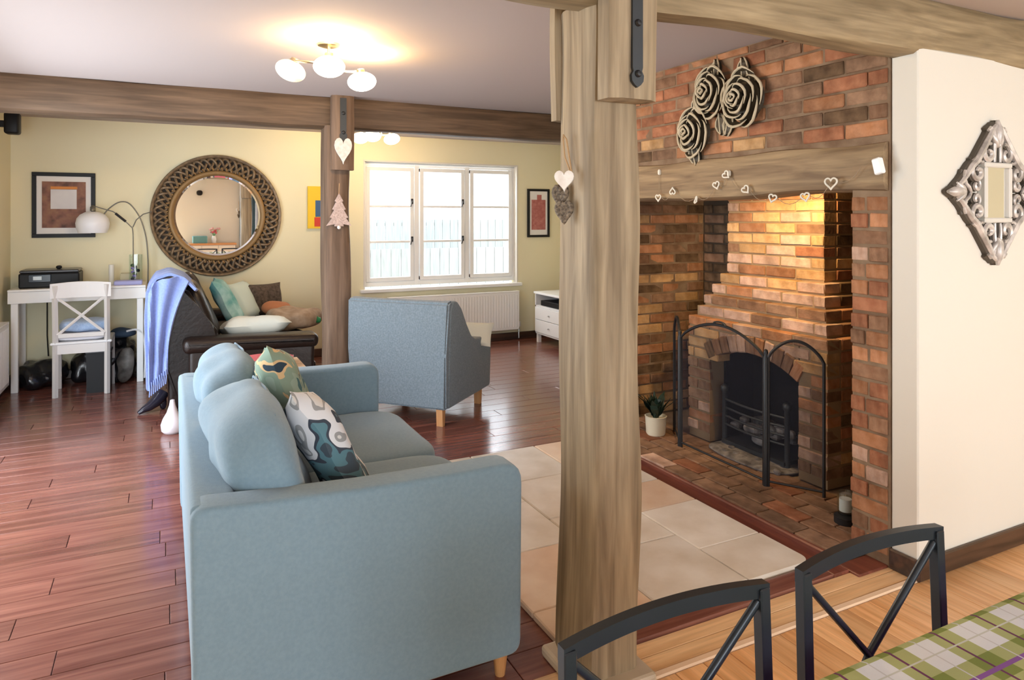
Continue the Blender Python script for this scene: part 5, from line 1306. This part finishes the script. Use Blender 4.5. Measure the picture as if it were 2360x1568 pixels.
def metal_chair(xl, xr, yb, zt, label):
    t = thing('dining_chair', label, 'chair', ((xl+xr)/2, yb, 0), 0, 'black metal dining chairs at the plaid table')
    w = xr-xl; w2 = w/2
    def lo(name, bm, **k): return mesh_obj(name, bm, M['gunmetal'], t, world=False, **k)
    for s in (-1, 1):
        bm = B(); d = [(s*w2, 0, zt), (s*w2, -.01, .44), (s*(w2+.01), .04, 0)]
        prev = None
        for (x, y, z) in [(s*(w2+.02), .05, 0), (s*(w2+.004), -.015, .44), (s*w2, .0, zt-.006)]:
            cur = [bm.verts.new((x+a*.0102, y+b_*.0102, z)) for a, b_ in ((-1, -1), (1, -1), (1, 1), (-1, 1))]
            if prev:
                for j in range(4): bm.faces.new((prev[j], prev[(j+1) % 4], cur[(j+1) % 4], cur[j]))
            else: bm.faces.new(cur[::-1])
            prev = cur
        bm.faces.new(prev)
        bmesh.ops.bevel(bm, geom=list(bm.edges), offset=.002, segments=1, affect='EDGES'); lo('leg', bm)
        lo('leg', bx(s*w2-.0125, s*w2+.0125, -.40, -.375, 0, .44, bev=.003))
    # curved top rail bowed backwards and upwards
    bm = B(); N = 16; prev = None
    for i in range(N+1):
        u = -1+2*i/N; x = u*(w2+.0102); y = .018*(1-u*u); z = zt+.006*(1-u*u)
        cur = [bm.verts.new((x, y+a*.0085, z+b_)) for a, b_ in ((-1, -.023), (1, -.023), (1, 0), (-1, 0))]
        if prev:
            for j in range(4): bm.faces.new((prev[j], prev[(j+1) % 4], cur[(j+1) % 4], cur[j]))
        else: bm.faces.new(cur[::-1])
        prev = cur
    bm.faces.new(prev); bmesh.ops.bevel(bm, geom=[e for e in bm.edges if e.calc_face_angle(0) > 1], offset=.003, segments=1, affect='EDGES'); lo('top_rail', bm, smooth=40)
    for s in (-1, 1):
        bm = B(); tube(bm, [(s*(w2-.008), .0, zt-.028), (0, .01, (zt+.47)/2-.0), (-s*(w2-.012), -.012, .50)], .0068, 8); lo('cross_bar', bm, smooth=True)
    bm = B(); box(bm, -w2, w2, -.010, .008, .47, .495); lo('lower_rail', bm)
    bm = B(); softbox(bm, (0, -.19, .455), (w+.05, .41, .045), p=6, n=8); mesh_obj('seat', bm, M['black'], t, world=False, smooth=True)
    return t
metal_chair(.492, .853, .815, .865, 'black metal cross-back chair in front of the large oak post, left of the pair')
metal_chair(.945, 1.298, .812, .868, 'black metal cross-back chair nearer the white wall, right of the pair')

# things only the mirrors see: curtain at the dining window
bm = sheet(lambda u, v: Vector((1.55+u*.45, YB+.08+.03*sin(u*26), 2.2*(1-v)+.03)), 40, 4, .01)
tag(mesh_obj('curtain', bm, M['curtain'], smooth=True, loc=(1.77, YB+.08, .03)), 'slate blue curtain at the dining end behind the camera', 'curtain')

bm = B(); softbox(bm, (.70, YB+.10, 1.99), (.13, .12, .12), p=2.4, n=5); tube(bm, [(.70, YB, 1.99), (.70, YB+.08, 1.99)], .02, 8); tag(mesh_obj('wall_lamp', bm, M['black'], smooth=True, loc=(.7, YB, 1.99)), 'black round wall lamp on the wall behind the camera, seen in the round mirror', 'lamp')
sbd = thing('sideboard', 'warm wooden sideboard against the wall behind the camera, seen in the round mirror', 'sideboard', (.9, YB+.25, 0))
mesh_obj('worktop', bx(.35, 1.45, YB+.02, YB+.46, .82, .86, bev=.005), mat('orange_pine', (.55, .26, .10), .5), sbd); mesh_obj('carcass', bx(.38, 1.42, YB+.03, YB+.43, .08, .82), M['white_paint'], sbd)
for k in range(3): d = mesh_obj('door', bx(.39+.343*k, .72+.343*k, YB+.43, YB+.448, .10, .81, bev=.003), M['cream_paint'], sbd); mesh_obj('knob', bx(.68+.343*k, .70+.343*k, YB+.448, YB+.465, .55, .57), M['iron'], d)
mesh_obj('plinth', bx(.40, 1.40, YB+.05, YB+.40, 0, .08), M['black'], sbd)
bm = bx(.55, .85, YB+.1, YB+.35, .861, 1.02, bev=.01); tag(mesh_obj('storage_box', bm, mat('teal_box', (.12, .30, .32), .5), loc=(.7, YB+.2, .861)), 'teal box on the sideboard behind the camera, seen in the round mirror', 'box')
fw = thing('flower_vase', 'vase of pink and red flowers on the sideboard, seen in the round mirror', 'flowers', (.99, YB+.2, .861))
bm = B(); lathe(bm, [(0, 0), (.04, 0), (.055, .08), (.035, .16), (.03, .16), (.05, .08), (.0, .02)], .99, YB+.2, 16, .861); mesh_obj('vase', bm, M['white_gloss'], fw, smooth=True)
for k in range(9):
    a = k*2.4; q = Vector((.99+.10*cos(a)*(k/9+.3), YB+.2+.07*sin(a), 1.14+.05*sin(k*1.7))); bm = B(); tube(bm, [(.99, YB+.2, 1.0), q], .004, 5); mesh_obj('stem', bm, M['green'], fw)
    bm = B(); softbox(bm, q, (.06, .06, .05), p=2, n=4, wr=.01, wf=30, seed=k); mesh_obj('bloom', bm, M['red_cover'] if k % 3 == 0 else M['pink_cover'], fw, smooth=True)
